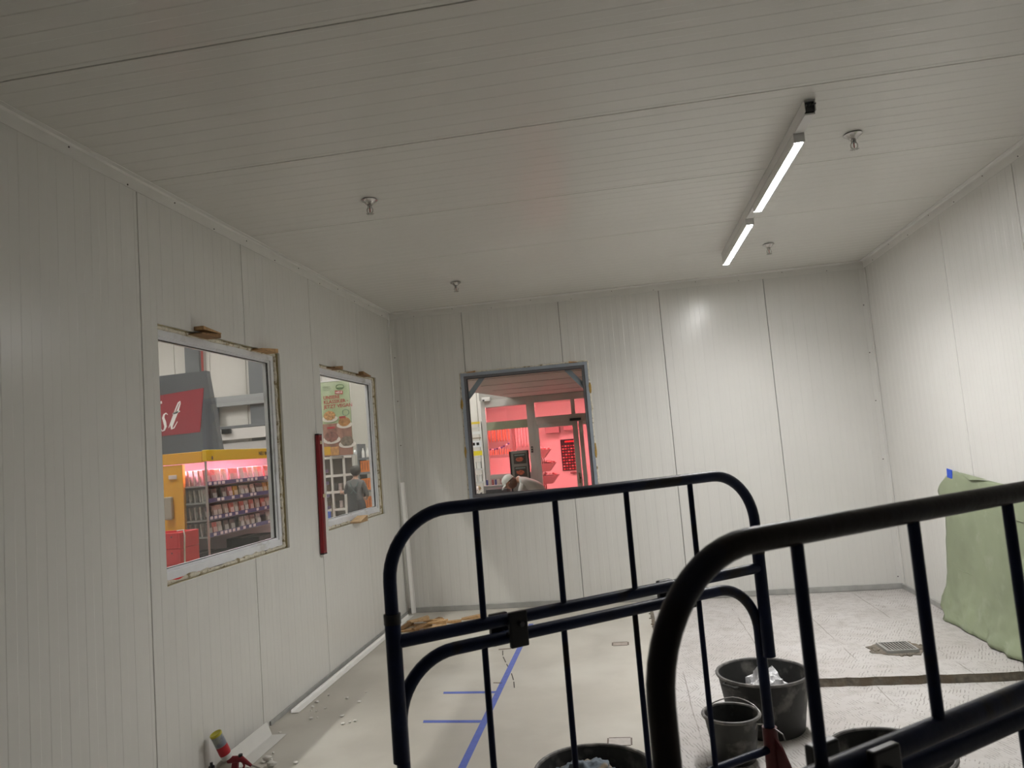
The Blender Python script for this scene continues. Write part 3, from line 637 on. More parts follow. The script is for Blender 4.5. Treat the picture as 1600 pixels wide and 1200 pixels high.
# ------------------------------------------------------------------ trestles
def trestle(loc, a_deg, label, top_m):
    t = thing('scaffold_trestle', loc, label, 'trestle', 'blue scaffold trestles', rotz=math.radians(90-a_deg))
    WD, TOP, LOW, R1 = 1.392, 1.560, 1.212, 0.185; X = Vector((1, 0, 0)); Z = Vector((0, 0, 1)); pi = math.pi
    kw = dict(parent=t, wc=False, smooth=True)
    up_f = [(0, 0, 0.90), (0, 0, 1.15), (0, 0, TOP-R1)] + arc((R1, 0, TOP-R1), R1, pi, pi/2, X, Z, 12)[1:] + arc((WD-R1, 0, TOP-R1), R1, pi/2, 0, X, Z, 12) + [(WD, 0, 1.15), (WD, 0, .90)]
    MB().tube(up_f, .0190, 16).build('upper_frame', top_m, **kw)
    MB().tube([(0.01, 0, LOW), (WD-.01, 0, LOW)], .0185, 14).build('upper_rail', M_BLUE, **kw)
    for k in range(1, 5): MB().tube([(.2760*k, 0, LOW+.01), (.2760*k, 0, TOP-.008)], .0098, 10).build('upper_bar', M_BLUE, **kw)
    for x in (0, WD):
        MB().tube([(x, 0, .895), (x, 0, 1.285)], .0222, 16).build('sleeve', M_BLUE, **kw)
        MB().tube([(x, 0, 1.262), (x, 0, 1.290)], .0240, 16).build('collar', M_CLAMP, **kw)
    y = .034; i0, i1, IT, R2 = .016, WD-.004, 1.152, .175
    MB().tube([(i0, y, .46), (i0, y, .8), (i0, y, IT-R2)] + arc((i0+R2, y, IT-R2), R2, pi, pi/2, X, Z, 12)[1:] + arc((i1-R2, y, IT-R2), R2, pi/2, 0, X, Z, 12) + [(i1, y, .8), (i1, y, .46)], .0190, 16).build('lower_frame', M_BLUE, **kw)
    for k in range(1, 5): MB().tube([(.010+.2775*k, y, .565), (.010+.2775*k, y, IT-.008)], .0098, 10).build('lower_bar', M_BLUE, **kw)
    MB().tube([(i0, y, .565), (i1, y, .565)], .014, 12).build('bottom_rail', M_BLUE, **kw)
    for xc in (.372, 1.02):
        c = thing('rail_clamp', (xc, 0, 1.19)); c.parent = t
        MB().box((0, -.030, -.004), (.060, .016, .104), None, .004).build('front_plate', M_CLAMP, c, wc=False)
        MB().box((-.018, .066, -.018), (.060, .020, .096), None, .004).build('rear_plate', M_CLAMP, c, wc=False)
        MB().tube([(-.008, -.03, -.030), (-.012, .066, -.026)], .007, 8).build('through_bolt', M_CLAMP, c, wc=False)
        MB().tube([(.005, -.040, .012), (.005, -.050, .012)], .0085, 6).build('bolt', mat('bolt_steel', (.10, .10, .11), .35, .8), c, wc=False)
    for x in (i0, i1):
        MB().tube([(x, y, .475), (x, y, .640)], .0265, 16).build('foot_bracket', M_RED, **kw)
        for s in (-1, 1):
            lg = thing('leg', (x, y, 0)); lg.parent = t
            if s < 0: MB().prism([(-.004, s*.020, .615), (-.004, s*.050, .585), (-.004, s*.150, .40), (-.004, s*.020, .40)], (.008, 0, 0)).build('gusset', M_RED, lg, wc=False)
            MB().tube([(0, s*.030, .455), (0, s*.36, .030)], .019, 12).build('strut', M_RED, lg, wc=False, smooth=True)
            MB().box((0, s*.375, .015), (.07, .09, .030), None, .006).build('foot', M_CLAMP, lg, wc=False)
            MB().tube([(0, s*.028, .640), (0, s*.060, .632), (0, s*.070, .610)], .0025, 6).build('locking_wire', mat('wire_steel', (.3, .29, .28)), lg, wc=False)
    return t
trestle((1.835, -5.937, 0), 54, 'blue tubular scaffold trestle in the middle, in front of the grey window', M_BLUE)
trestle((2.526, -6.931, 0), 54, 'nearest scaffold trestle with worn brown rail, cut off by the right edge', M_RUST)

# ================================================================== the shop hall beyond the windows
M_HWALL = mat('hall_wall', (0.66, 0.63, 0.59), 0.6, noise=(1, 0.04)); M_HFLOOR = mat('hall_floor', (0.32, 0.31, 0.29), 0.35, noise=(2, 0.06))
M_HCEIL = mat('hall_ceiling', (0.5, 0.5, 0.5), 0.8); M_HDARK = mat('hall_steel', (0.16, 0.165, 0.175), 0.5, noise=(3, .1))
def sbox(name, x0, x1, y0, y1, z0, z1, m, parent=None): return MB().bx(x0, x1, y0, y1, z0, z1).build(name, m, parent, kind=None if parent else 'structure')
mb = MB(); mb.bx(-14, -0.1, -8, 9.6, -.12, -.002); mb.bx(-0.1, 9, 0.1, 9.6, -.12, -.002); mb.build('floor_hall', M_HFLOOR, kind='structure')
wf = sbox('wall_hall_far', -14, 9, 9.5, 9.6, 0, 6.5, M_HWALL)
for i in range(14):            # cladding panels of the far hall wall
    MB().bx(-13.9+1.0*i, -12.915+1.0*i, 9.47, 9.5, 0.1, 6.4, .004).build('panel', M_HWALL, wf)
sbox('wall_hall_left', -14.1, -14, -8, 9.6, 0, 6.5, M_HWALL); sbox('wall_hall_front', -14, -0.1, -8.1, -8, 0, 6.5, M_HWALL); sbox('wall_hall_right', 9, 9.1, 0.1, 9.6, 0, 6.5, M_HWALL)
sbox('ceiling_hall', -14, 9, -8, 9.6, 6.5, 6.6, M_HCEIL)
M_HLED = mat('hall_led', (.9, .9, .9), .5, emit=((1.0, 0.955, 0.915), HALL_POWER))
for i, (x, y, lab) in enumerate(((-2.2, -3.2, 'nearest to the large left window'), (-4.6, 2.2, 'over the aisle beyond the left windows'), (-9, 4.5, 'far back on the left'), (-2.0, 6.6, 'over the far shelves'), (2.2, 3.0, 'outside the grey framed window'))):
    t = thing('hall_light', (x, y, 6.45), 'long strip light under the hall ceiling, ' + lab, 'ceiling light', 'strip lights of the hall')
    MB().bx(x-.1, x+.1, y-1.5, y+1.5, 6.42, 6.5, .01).build('housing', M_LAMPW, t); MB().bx(x-.085, x+.085, y-1.48, y+1.48, 6.40, 6.419).build('diffuser', M_HLED, t)
# columns, portal and beam on the far wall
def column(x0, x1, m, label):
    t = thing('steel_column', ((x0+x1)/2, 9.3, 0), label, 'column')
    MB().bx(x0, x1, 9.30, 9.33, 0, 6.4).build('front_flange', m, t); MB().bx((x0+x1)/2-.02, (x0+x1)/2+.02, 9.33, 9.44, 0, 6.4).build('web', m, t); MB().bx(x0, x1, 9.44, 9.468, 0, 6.4).build('rear_flange', m, t)
column(-8.50, -8.10, M_HDARK, 'grey steel column of the hall seen behind the dark sign'); column(-6.75, -6.2, M_HDARK, 'grey steel column at the right edge of the large left window')
MB().tube([(-8.05, 9.36, 0), (-8.05, 9.36, 6.3)], .03, 8).build('sprinkler_pipe', mat('pipe_red', (.35, .06, .05), .5), label='thin red pipe running up beside the far hall column', cat='pipe')
t = thing('roller_gate', (-7.0, 9.2, 0), 'grey roller gate in the far hall wall beside the sign', 'gate')
MB().bx(-7.95, -7.60, 9.18, 9.29, 0, 3.62, .01).build('post', M_HDARK, t); MB().bx(-7.60, -5.9, 9.18, 9.29, 3.36, 3.62, .01).build('lintel', mat('gate_grey', (.34, .34, .34), .5), t)
MB().bx(-7.60, -5.9, 9.12, 9.17, 2.50, 2.78, .01).build('housing_box', mat('gate_light', (.62, .58, .56), .5), t); MB().bx(-7.60, -5.9, 9.20, 9.29, 2.79, 2.86, .01).build('guide_bar', M_HDARK, t)
MB().bx(-7.40, -7.18, 9.0, 9.11, 2.66, 2.78, .01).build('sensor', M_CLAMP, t)
for i in range(6): MB().bx(-7.60, -5.9, 9.22, 9.26, .05+.4*i, .43+.4*i, .01).build('slat', mat('gate_slat', (.50, .47, .46), .5), t)

# sign with script letters
t = thing('shop_sign', (-2.8, -0.05, 1.9), 'big dark grey sign with a dark red banner and white script letters', 'sign')
MB().prism([(-3.7, -.07, 1.95), (-2.102, -.07, 1.95), (-2.243, -.07, 2.918), (-3.7, -.07, 2.90)], (0, .08, 0)).build('board', mat('sign_grey', (.10, .105, .115), .5), t)
MB().prism([(-3.7, -.078, 2.18), (-2.349, -.078, 2.203), (-2.277, -.078, 2.716), (-3.7, -.078, 2.62)], (0, .008, 0)).build('banner', mat('sign_red', (.30, .035, .05), .5), t)
def ribbon(pts, y, th=.004):
    n = len(pts); L_, R_ = [], []
    for i, (x, z, w) in enumerate(pts):
        a = pts[max(i-1, 0)]; b = pts[min(i+1, n-1)]; d = Vector((b[0]-a[0], b[1]-a[1])); d = d.normalized() if d.length else Vector((1, 0)); k = Vector((-d.y, d.x))*w/2
        L_.append((x+k.x, z+k.y)); R_.append((x-k.x, z-k.y))
    mb = MB()
    for i in range(n-1):
        q = [L_[i], L_[i+1], R_[i+1], R_[i]]; mb.prism([(p[0], y, p[1]) for p in q], (0, th, 0))
    return mb
def crop_px(X, Y): px, py = 200+X/5.714, 480+Y/5.714; return (-2.86+(px-246)*.00823, 2.908-(py-588)*.00815+(px-246)*.0006)
def stroke(pp): return ribbon([(*crop_px(a, b), w) for a, b, w in pp], -.082)
M_SIGNW = mat('sign_white', (.85, .83, .82), .5)
stroke([(340, 950, .008), (325, 935, .012), (308, 945, .02), (300, 970, .028), (312, 1010, .034), (318, 1045, .03), (305, 1072, .02), (286, 1078, .012), (278, 1060, .008)]).build('letter', M_SIGNW, t)
stroke([(345, 1060, .006), (375, 1000, .012), (410, 925, .016), (440, 868, .016), (455, 858, .012), (456, 875, .012), (435, 925, .022), (400, 985, .034), (372, 1045, .034), (372, 1072, .024), (392, 1068, .012), (425, 1020, .006)]).build('letter', M_SIGNW, t)
stroke([(384, 952, .016), (415, 945, .024), (450, 938, .014)]).build('letter', M_SIGNW, t)
stroke([(282, 830, .03), (288, 850, .02)]).build('letter', M_SIGNW, t)
for x in (-3.3, -2.35): MB().tube([(x, 0, 2.9), (x, 0, 6.5)], .004, 5).build('hanging_wire', M_HDARK, t)

# refrigerated display with yellow canopy
XF, YE = -1.465, -1.42
M_YEL = mat('canopy_yellow', (.80, .50, .010), .4); M_ORA = mat('end_panel_orange', (.82, .42, .03), .45)
M_PINKL = mat('meat_lamp', (.9, .7, .75), .5, emit=((1.0, 0.42, 0.58), FRIDGE_POWER))
t = thing('refrigerated_display', (-1.95, 0, 0), 'refrigerated shelf unit with yellow canopy beyond the large left window', 'fridge')
MB().bx(XF-.04, XF+.006, YE, 1.6, 1.832, 1.942, .004).build('canopy_front', M_YEL, t); MB().bx(-2.6, XF-.04, YE-.006, YE+.04, 1.825, 1.932, .004).build('canopy_end', M_ORA, t)
MB().bx(-2.6, XF-.04, YE+.04, 1.6, 1.90, 1.93).build('roof', mat('fridge_white', (.75, .74, .74), .5), t)
ep = MB().bx(-2.6, -1.715, YE, YE+.04, 0, 1.82, .004).build('end_panel', M_ORA, t)
MB().bx(-1.86, -1.775, YE-.012, YE-.001, 1.685, 1.725, .003).build('end_sign', mat('end_sign', (.70, .60, .58), .5), ep); MB().bx(-1.90, -1.82, YE-.04, YE-.001, 1.30, 1.52, .012).build('dispenser', mat('dispenser', (.40, .36, .30), .4), ep)
MB().bx(-1.712, XF-.02, YE+.004, YE+.012, .85, 1.82).build('end_glass', GLASS, t)
MB().tube([(XF-.012, YE+.01, 0.02), (XF-.012, YE+.01, 1.83)], .011, 8).build('corner_post', mat('post_steel', (.55, .50, .50), .3, .7), t)
MB().bx(-2.40, -2.34, YE+.04, 1.6, .3, 1.9).build('rear_wall', mat('fridge_back', (.62, .50, .53), .5), t); MB().bx(-2.34, XF-.05, YE+.04, 1.6, 0, .62, .01).build('base_trough', mat('fridge_base', (.06, .06, .062), .4), t)
MB().bx(-1.62, -1.56, YE+.06, 1.5, 1.872, 1.892).build('light_tube', M_PINKL, t)
M_SHELF = mat('fridge_shelf', (.48, .45, .46), .4, .3); M_RAIL = mat('price_rail', (.11, .10, .24), .4); M_TAG = mat('price_tag', (.85, .72, .78), .5)
SH = [1.600, 1.437, 1.268, 1.106]
for i, z in enumerate(SH):
    s = MB().bx(-2.34, XF-.03, YE+.03, 1.55, z-.012, z).build('shelf', M_SHELF, t); MB().bx(XF-.03, XF-.022, YE+.03, 1.55, z-.006, z+.034).build('price_rail', M_RAIL, s)
    y = YE+.06+.05*(i % 2)
    while y < .75:
        if random.random() < .72: MB().bx(XF-.0215, XF-.0195, y, y+.05, z, z+.028).build('price_tag', M_TAG, s)
        y += random.choice((.075, .09, .12))
MB().bx(-2.3, XF-.08, YE+.1, 1.5, .621, .70).build('trough_tray', M_CLAMP, t)
text_defs = []
def text(body, size, loc, face, m, name, parent, shear=0.0, ext=.001):
    cu = bpy.data.curves.new('t', 'FONT'); cu.body = body; cu.size = size; cu.extrude = ext; cu.shear = shear; cu.offset = size*.018; cu.resolution_u = 2
    tmp = bpy.data.objects.new('t', cu); COL.objects.link(tmp); dg = bpy.context.evaluated_depsgraph_get()
    me = bpy.data.meshes.new_from_object(tmp.evaluated_get(dg)); bpy.data.objects.remove(tmp); bpy.data.curves.remove(cu)
    R = {'+x': Matrix(((0, 0, 1), (1, 0, 0), (0, 1, 0))), '-y': Matrix(((1, 0, 0), (0, 0, -1), (0, 1, 0)))}[face]
    mb = MB(); mb.add([R @ v.co + Vector(loc) for v in me.vertices], [tuple(p.vertices) for p in me.polygons]); bpy.data.meshes.remove(me)
    return mb.build(name, m, parent)
M_LET = mat('letter_dark', (.05, .04, .05), .5)
text('NEU IM SO', .058, (XF+.007, -.40, 1.868), '+x', M_LET, 'lettering', t)
text('0', .05, (XF+.007, YE+.085, 1.845), '+x', mat('letter_blue', (.05, .05, .25), .5), 'lettering', t)
# packs on the four shelves
def pack(name, w, h, d, cols): 
    MB_ = MB().box((0, 0, h/2), (d, w, h), None, .006); return MB_
PK = [((.80, .34, .38), 'pink'), ((.62, .55, .55), 'white'), ((.70, .22, .20), 'red'), ((.16, .13, .13), 'dark'), ((.75, .42, .10), 'orange'), ((.55, .40, .38), 'pale')]
protos = {}
def make_pack(kind, h):
    key = (kind, round(h, 2))
    if key not in protos:
        c, nm = PK[kind]; m = mat('pack_'+nm, c, .3, noise=(40, .25)); lab = mat('pack_label_'+nm, tuple(min(1, q*.5+.35) for q in c), .4)
        o = thing('sausage_pack', (0, 0, -50), '-', 'food pack')
        MB().box((0, 0, h/2), (.018, .092, h), RY(-.10), .005).build('tray', m, o, wc=False); MB().box((.016, 0, h*.42), (.004, .07, h*.42), RY(-.10)).build('sticker', lab, o, wc=False)
        protos[key] = [o, False]
    rec = protos[key]
    if not rec[1]: rec[1] = True; return rec[0]
    return copy_tree(rec[0])
rows = ['pink or white hanging pack on the top shelf of the yellow-topped fridge', 'pack on the second shelf of the yellow-topped fridge', 'pack on the third shelf of the yellow-topped fridge', 'pack on the lowest shelf of the yellow-topped fridge']
kinds = [[0, 0, 1, 0, 2, 1, 0], [4, 3, 3, 1, 3, 5, 0], [1, 3, 5, 3, 2, 0, 2], [5, 3, 1, 5, 3, 3, 2]]
for i, z in enumerate(SH):
    for j in range(15):
        if i > 0 and random.random() < .12: continue
        kd = random.choice(kinds[i]); h = .125 if i else .15
        o = make_pack(kd, h); o.location = (XF-.075-random.uniform(0, .03), YE+.12+j*.108, z+.001)
        tag(o, PK[kd][1] + ' food ' + rows[i].replace('pink or white hanging pack', 'pack'), 'food pack', 'food packs in the yellow-topped fridge')
        if j < 2:
            for k in range(1, 6):
                o = make_pack(1, h); o.location = (XF-.075-.055*k, YE+.12+j*.108, z+.001); tag(o, 'white food pack standing behind the front one, shelf row '+('top', 'second', 'third', 'lowest')[i] + ', near the glass end', 'food pack', 'food packs in the yellow-topped fridge')
# dark cartons below the shelves
for (y0, y1, x0, x1, z1, lab) in ((-1.2, -.75, -1.95, -1.55, .92, 'dark carton under the lowest fridge shelf, nearest the corner post'), (-.72, -.35, -1.95, -1.52, .88, 'dark carton in the middle under the lowest fridge shelf'), (-.3, .15, -1.95, -1.56, .97, 'greenish dark carton at the right under the lowest fridge shelf')):
    c = thing('carton', ((x0+x1)/2, (y0+y1)/2, .701), lab, 'carton'); MB().bx(x0, x1, y0, y1, .701, z1, .006).build('body', mat('carton_dark', (.045, .047, .045), .5, noise=(10, .2)), c); MB().bx(x0+.15, x0+.2, y0+.01, y1-.01, z1, z1+.002).build('packing_tape', mat('carton_tape', (.12, .11, .09), .3), c)
# red crates
M_CR = mat('crate_red', (.72, .04, .05), .4, noise=(5, .08)); crate0 = None
for k in range(9):
    z = .1372*k
    lab = ('topmost red plastic crate of the stack beyond the large left window', 'second red crate from the top of the stack by the fridge', 'third red crate from the top of the stack by the fridge')[8-k] if k > 5 else 'red plastic crate low in the stack beside the fridge'
    if crate0 is None:
        o = thing('plastic_crate', (-1.50, -2.00, 0), lab, 'crate', 'red crates stacked by the fridge'); h = .1335
        mb = MB()
        for s in (-1, 1):
            MB().box((s*.19, 0, h/2), (.02, .28, h), None, .003).build('side_wall', M_CR, o, wc=False)
            MB().box((0, s*.13, h/2), (.36, .02, h), None, .003).build('long_wall', M_CR, o, wc=False)
        for x in (-.12, -.06, 0, .06, .12): MB().tube([(x, -.141, h*.75), (x, -.1395, h*.75)], .007, 8).build('vent_hole', M_DARK, o, wc=False)
        MB().box((0, 0, .006), (.36, .24, .010)).build('bottom', M_CR, o, wc=False); crate0 = o
    else:
        o = copy_tree(crate0); o.location = (-1.50+random.uniform(-.006, .006), -2.00, z); tag(o, lab)
MB().tube([(-1.36, -2.08, 1.243), (-1.30, -2.08, 1.247), (-1.288, -2.085, 1.20), (-1.290, -2.09, 1.10), (-1.286, -2.10, .98), (-1.288, -2.11, .90)], .007, 6).build('hanging_rope', mat('cord_white', (.8, .76, .74), .6), smooth=True, label='white rope hanging over the stack of red crates', cat='rope')

# ------------------------------------------------------------------ beyond the second window: poster, shelves, shopper
t = thing('hanging_poster', (-2.51, 4.5, 1.86), 'green and brown hanging poster about vegan classics with plates of food', 'poster')
MB().bx(-2.79, -2.245, 4.49, 4.51, 1.84, 3.185).build('sheet', mat('poster_green', (.36, .46, .26), .6, alt=((.62, .66, .52), 1.3, .42, .60)), t)
MB().bx(-2.79, -2.245, 4.482, 4.49, 1.84, 2.42).build('lower_picture', mat('poster_brown', (.30, .15, .11), .6, noise=(9, .3)), t); MB().bx(-2.80, -2.235, 4.48, 4.52, 3.18, 3.205).build('top_bar', M_LAMPW, t)
M_PRED = mat('poster_red', (.42, .025, .03), .6)
for i, (s_, z) in enumerate((('UNSERE', 2.865), ('KLASSIKER -', 2.785), ('JETZT VEGAN', 2.70))): text(s_, .088 if i else .088, (-2.745, 4.488, z), '-y', M_PRED, 'lettering', t)
MB().prism([(-2.52, 4.484, 2.945), (-2.37, 4.484, 2.935), (-2.365, 4.484, 2.995), (-2.515, 4.484, 3.01)], (0, .004, 0)).build('red_flash', M_PRED, t); text('NEUE', .05, (-2.50, 4.482, 2.955), '-y', mat('poster_white', (.8, .8, .76), .6), 'lettering', t)
for i in range(3): MB().bx(-2.74, -2.60+.02*(i % 2), 4.485, 4.489, 3.03+.03*i, 3.036+.03*i).build('small_print', mat('print_grey', (.30, .34, .26), .6), t)
MB().tube([(-2.42+.075*math.cos(q*math.pi/8), 4.487, 3.07+.045*math.sin(q*math.pi/8)) for q in range(17)], .006, 5).build('round_mark', mat('print_green', (.10, .18, .07), .6), t)
MB().bx(-2.48, -2.36, 4.485, 4.489, 3.035, 3.06).build('small_print', mat('print_green', (.1, .18, .07)), t)
MB().tube([(-2.34+.06*math.cos(q*math.pi/8), 4.487, 2.60+.055*math.sin(q*math.pi/8)) for q in range(17)], .005, 5).build('round_mark', mat('print_teal', (.16, .28, .22), .6), t)
def plate(x, z, r, c, seed, sq=.42):
    R = RX(math.pi/2); p = MB(); p.prism([(x+r*math.cos(q*math.pi/12), 4.478, z-.02+r*sq*math.sin(q*math.pi/12)) for q in range(24)], (0, .004, 0)); p.build('plate_picture', mat('plate_white', (.72, .68, .62), .6), t)
    p = MB(); n = 26; p.prism([(x+r*.74*(1+.18*NZ.noise(Vector((q*.9, seed, 0))))*math.cos(q*2*math.pi/n), 4.473, z+.035+r*.55*(1+.25*NZ.noise(Vector((q*.8, seed, 5))))*math.sin(q*2*math.pi/n)) for q in range(n)], (0, .004, 0)); p.build('food_picture', c, t)
plate(-2.64, 2.53, .15, mat('food_gold', (.48, .25, .09), .7, noise=(30, .5)), 1); plate(-2.37, 2.40, .15, mat('food_gold2', (.46, .22, .07), .7, noise=(22, .4)), 2)
plate(-2.63, 2.15, .17, mat('food_brown', (.22, .09, .07), .7, noise=(25, .5)), 3); plate(-2.34, 2.05, .16, mat('food_grey', (.20, .16, .12), .7, noise=(22, .5)), 4)
MB().bx(-2.46, -2.34, 4.468, 4.473, 2.50, 2.535).build('red_caption', M_PRED, t); MB().bx(-2.70, -2.55, 4.468, 4.473, 2.33, 2.365).build('red_caption', M_PRED, t)
MB().bx(-2.77, -2.50, 4.468, 4.473, 1.85, 2.00).build('crumbed_food_picture', mat('food_gold', (.48, .25, .09)), t)
for x in (-2.76, -2.28): MB().tube([(x, 4.5, 3.2), (x, 4.5, 6.5)], .004, 5).build('hanging_wire', M_HDARK, t)
# darker beige sheet, its colour stands in for shade on the far wall
pw = MB().bx(-3.9, -2.2, 8.9, 9.0, 0, 3.9).build('shaded_wall_panel', mat('shaded_wall_beige', (.46, .44, .39), .5), label='tall beige sheet behind the poster, coloured as the far wall in shade', cat='panel')
# white rack with dark goods left of the shopper
t = thing('display_rack', (-3.75, 6.6, 0), 'white framed rack with dark goods on shelves left of the shopper', 'rack'); M_WF = mat('rack_white', (.62, .58, .54), .5)
for x in (-3.95, -3.55, -3.28): MB().bx(x, x+.035, 6.55, 6.60, 0, 1.95).build('upright', M_WF, t)
for z in (.35, .72, 1.08, 1.42, 1.80): MB().bx(-3.95, -3.25, 6.55, 7.0, z, z+.045).build('shelf', M_WF, t)
MB().bx(-3.95, -3.25, 7.0, 7.03, 0, 1.95).build('back_panel', mat('rack_back', (.14, .12, .11), .6), t)
MB().tube([(-3.50, 6.5, 1.90), (-2.95, 6.5, 1.89)], .05, 12).build('rolled_blind', mat('blind_pale', (.68, .70, .72), .5), smooth=True, label='pale rolled blind tube under the poster', cat='blind')
for i in range(16):
    x = -3.90+.085*(i % 8); z = (1.126, .766)[i//8]
    if abs(x+3.55) < .05: continue
    c = [(.20, .06, .05), (.05, .045, .04), (.45, .36, .34), (.10, .07, .05)][i % 4]
    MB().box((x, 6.64, z+.08), (.07, .05, .15), RZ(.1*(i % 3)), .01).build('jar', mat('jar_%d' % (i % 4), c, .3, noise=(30, .3)), label='small jar on the %s shelf of the white rack' % ('upper', 'lower')[i//8], cat='jar', group='jars on the white rack')
MB().bx(-3.35, -3.12, 5.2, 5.42, .622, .80, .01).build('blue_box', mat('box_blue', (.06, .12, .48), .45), label='blue box on the checkout counter in front of the shopper', cat='box')
t = thing('checkout_counter', (-3.2, 5.3, 0), 'low grey counter with goods in front of the shopper', 'counter')
MB().bx(-3.75, -2.98, 5.1, 5.55, 0, .58, .01).build('body', mat('counter_grey', (.30, .29, .28), .5), t); MB().bx(-3.78, -2.95, 5.07, 5.58, .58, .62, .008).build('top', mat('counter_top', (.48, .45, .44), .4), t)
MB().tube([(-2.97, 5.12, .62), (-2.96, 5.12, .96)], .012, 6).build('rail_post', M_CHROME, t)
for i in range(5): MB().blob((-3.70+.080*i, 5.25+.05*(i % 2), .669), (.034, .036, .042), i+130, 2, .3).build('pink_package', mat('pack_rose', (.55, .36, .38), .4, noise=(30, .3)), label='crumpled pink package on the counter beyond the poster window', cat='package', group='pink packages on the counter')
# orange crates shelving
t = thing('produce_shelf', (-3.2, 8.2, 0), 'dark shelving holding orange crates behind the shopper', 'shelf')
for x in (-3.50, -2.6): MB().bx(x, x+.03, 8.0, 8.5, 0, 2.1).build('upright', M_HDARK, t)
for z in (.57, .99, 1.40, 1.73): MB().bx(-3.5, -2.57, 8.0, 8.5, z, z+.05).build('shelf_board', M_HDARK, t)
M_OR = mat('crate_orange', (.72, .20, .03), .5, noise=(12, .2)); oc = None
for zi, z in enumerate((.621, 1.041, 1.451)):
    for xi, x in enumerate((-3.31, -3.02, -2.74)):
        lab = 'orange crate on the %s shelf behind the shopper, %s' % (('lower', 'middle', 'upper')[zi], ('left', 'centre', 'right')[xi])
        if oc is None:
            oc = thing('produce_crate', (x, 8.18, z), lab, 'crate', 'orange crates behind the shopper')
            for dx, dy, sx, sy in ((0, -.14, .28, .012), (0, .14, .28, .012), (-.134, 0, .012, .28), (.134, 0, .012, .28)): MB().box((dx, dy, .13), (sx, sy, .26), None, .003).build('crate_wall', M_OR, oc, wc=False)
            MB().box((0, 0, .006), (.27, .27, .01)).build('crate_floor', M_OR, oc, wc=False)
            for k in range(4): MB().box((-.09+.06*k, -.147, .13), (.02, .003, .18)).build('slot', mat('slot_dark', (.30, .07, .02), .6), oc, wc=False)
        else: o = copy_tree(oc); o.location = (x, 8.18, z); tag(o, lab)
for i in range(7): MB().lathe([(.001, 0), (.035, 0), (.035, .14), (.012, .18), (.012, .22), (.001, .22)], (-3.40+.11*i, 8.12, 1.781), 10).build('milk_bottle', mat('bottle_white', (.72, .70, .66), .35), smooth=True, label='white bottle on top of the orange crate shelving', cat='bottle', group='white bottles over the orange crates')

# ------------------------------------------------------------------ people
def skin_body(name, J, E, regions, mats, parent, sub=2):
    """J: joint -> (xyz, radius); E: edges; regions: edge -> material index"""
    ks = list(J); me = bpy.data.meshes.new('sk'); me.from_pydata([J[k][0] for k in ks], [(ks.index(a), ks.index(b)) for a, b in E], [])
    o = bpy.data.objects.new('sk', me); COL.objects.link(o); m1 = o.modifiers.new('s', 'SKIN'); m1.use_smooth_shade = True
    for i, k in enumerate(ks):
        r = J[k][1]; r = r if isinstance(r, tuple) else (r, r); d = me.skin_vertices[0].data[i]; d.radius = r; d.use_root = (k == 'pelvis')
    m2 = o.modifiers.new('u', 'SUBSURF'); m2.levels = sub; m2.render_levels = sub
    dg = bpy.context.evaluated_depsgraph_get(); ev = bpy.data.meshes.new_from_object(o.evaluated_get(dg)); bpy.data.objects.remove(o)
    mb = MB(); mb.add([v.co.copy() for v in ev.vertices], [tuple(p.vertices) for p in ev.polygons]); bpy.data.meshes.remove(ev)
    b = mb.build(name, mats, parent, smooth='all')
    off = b.location + parent.location
    def segd(p, a, c):
        d = c-a; t = max(0, min(1, (p-a).dot(d)/max(1e-9, d.dot(d)))); return (p-a-d*t).length
    segs = [(Vector(J[a][0]), Vector(J[c][0]), regions.get((a, c), 0)) for a, c in E]
    for p in b.data.polygons: q = p.center+off; p.material_index = min(segs, key=lambda s_: segd(q, s_[0], s_[1]))[2]
    return b
def hand(J, E, reg, w, d, side, curl=.35):
    """five fingers rooted in the palm; w wrist joint, d forearm direction, side = thumb direction"""
    p = Vector(J[w][0]); d = Vector(d).normalized(); s = Vector(side).normalized(); n = d.cross(s)
    J[w+'p'] = (tuple(p+d*.055), (.030, .016)); E.append((w, w+'p')); reg[(w, w+'p')] = 1
    for i, (o_, l) in enumerate(((-.030, .058), (-.010, .075), (.010, .080), (.028, .072))):
        a = p+d*.095+s*o_; b = a+(d+n*curl).normalized()*l*.55; c = b+(d+n*curl*2.2).normalized()*l*.45
        for k, (nm, q) in enumerate(((w+'f%da' % i, a), (w+'f%db' % i, b), (w+'f%dc' % i, c))): J[nm] = (tuple(q), .0085)
        for e in ((w+'p', w+'f%da' % i), (w+'f%da' % i, w+'f%db' % i), (w+'f%db' % i, w+'f%dc' % i)): E.append(e); reg[e] = 1
    a = p+d*.045+s*.042; b = a+(d+s*.5).normalized()*.04
    J[w+'ta'] = (tuple(a), .010); J[w+'tb'] = (tuple(b), .009)
    for e in ((w+'p', w+'ta'), (w+'ta', w+'tb')): E.append(e); reg[e] = 1
M_SKIN = mat('skin', (.48, .27, .19), .55); M_HAIRD = mat('hair_dark', (.025, .02, .018), .6, noise=(60, .3))
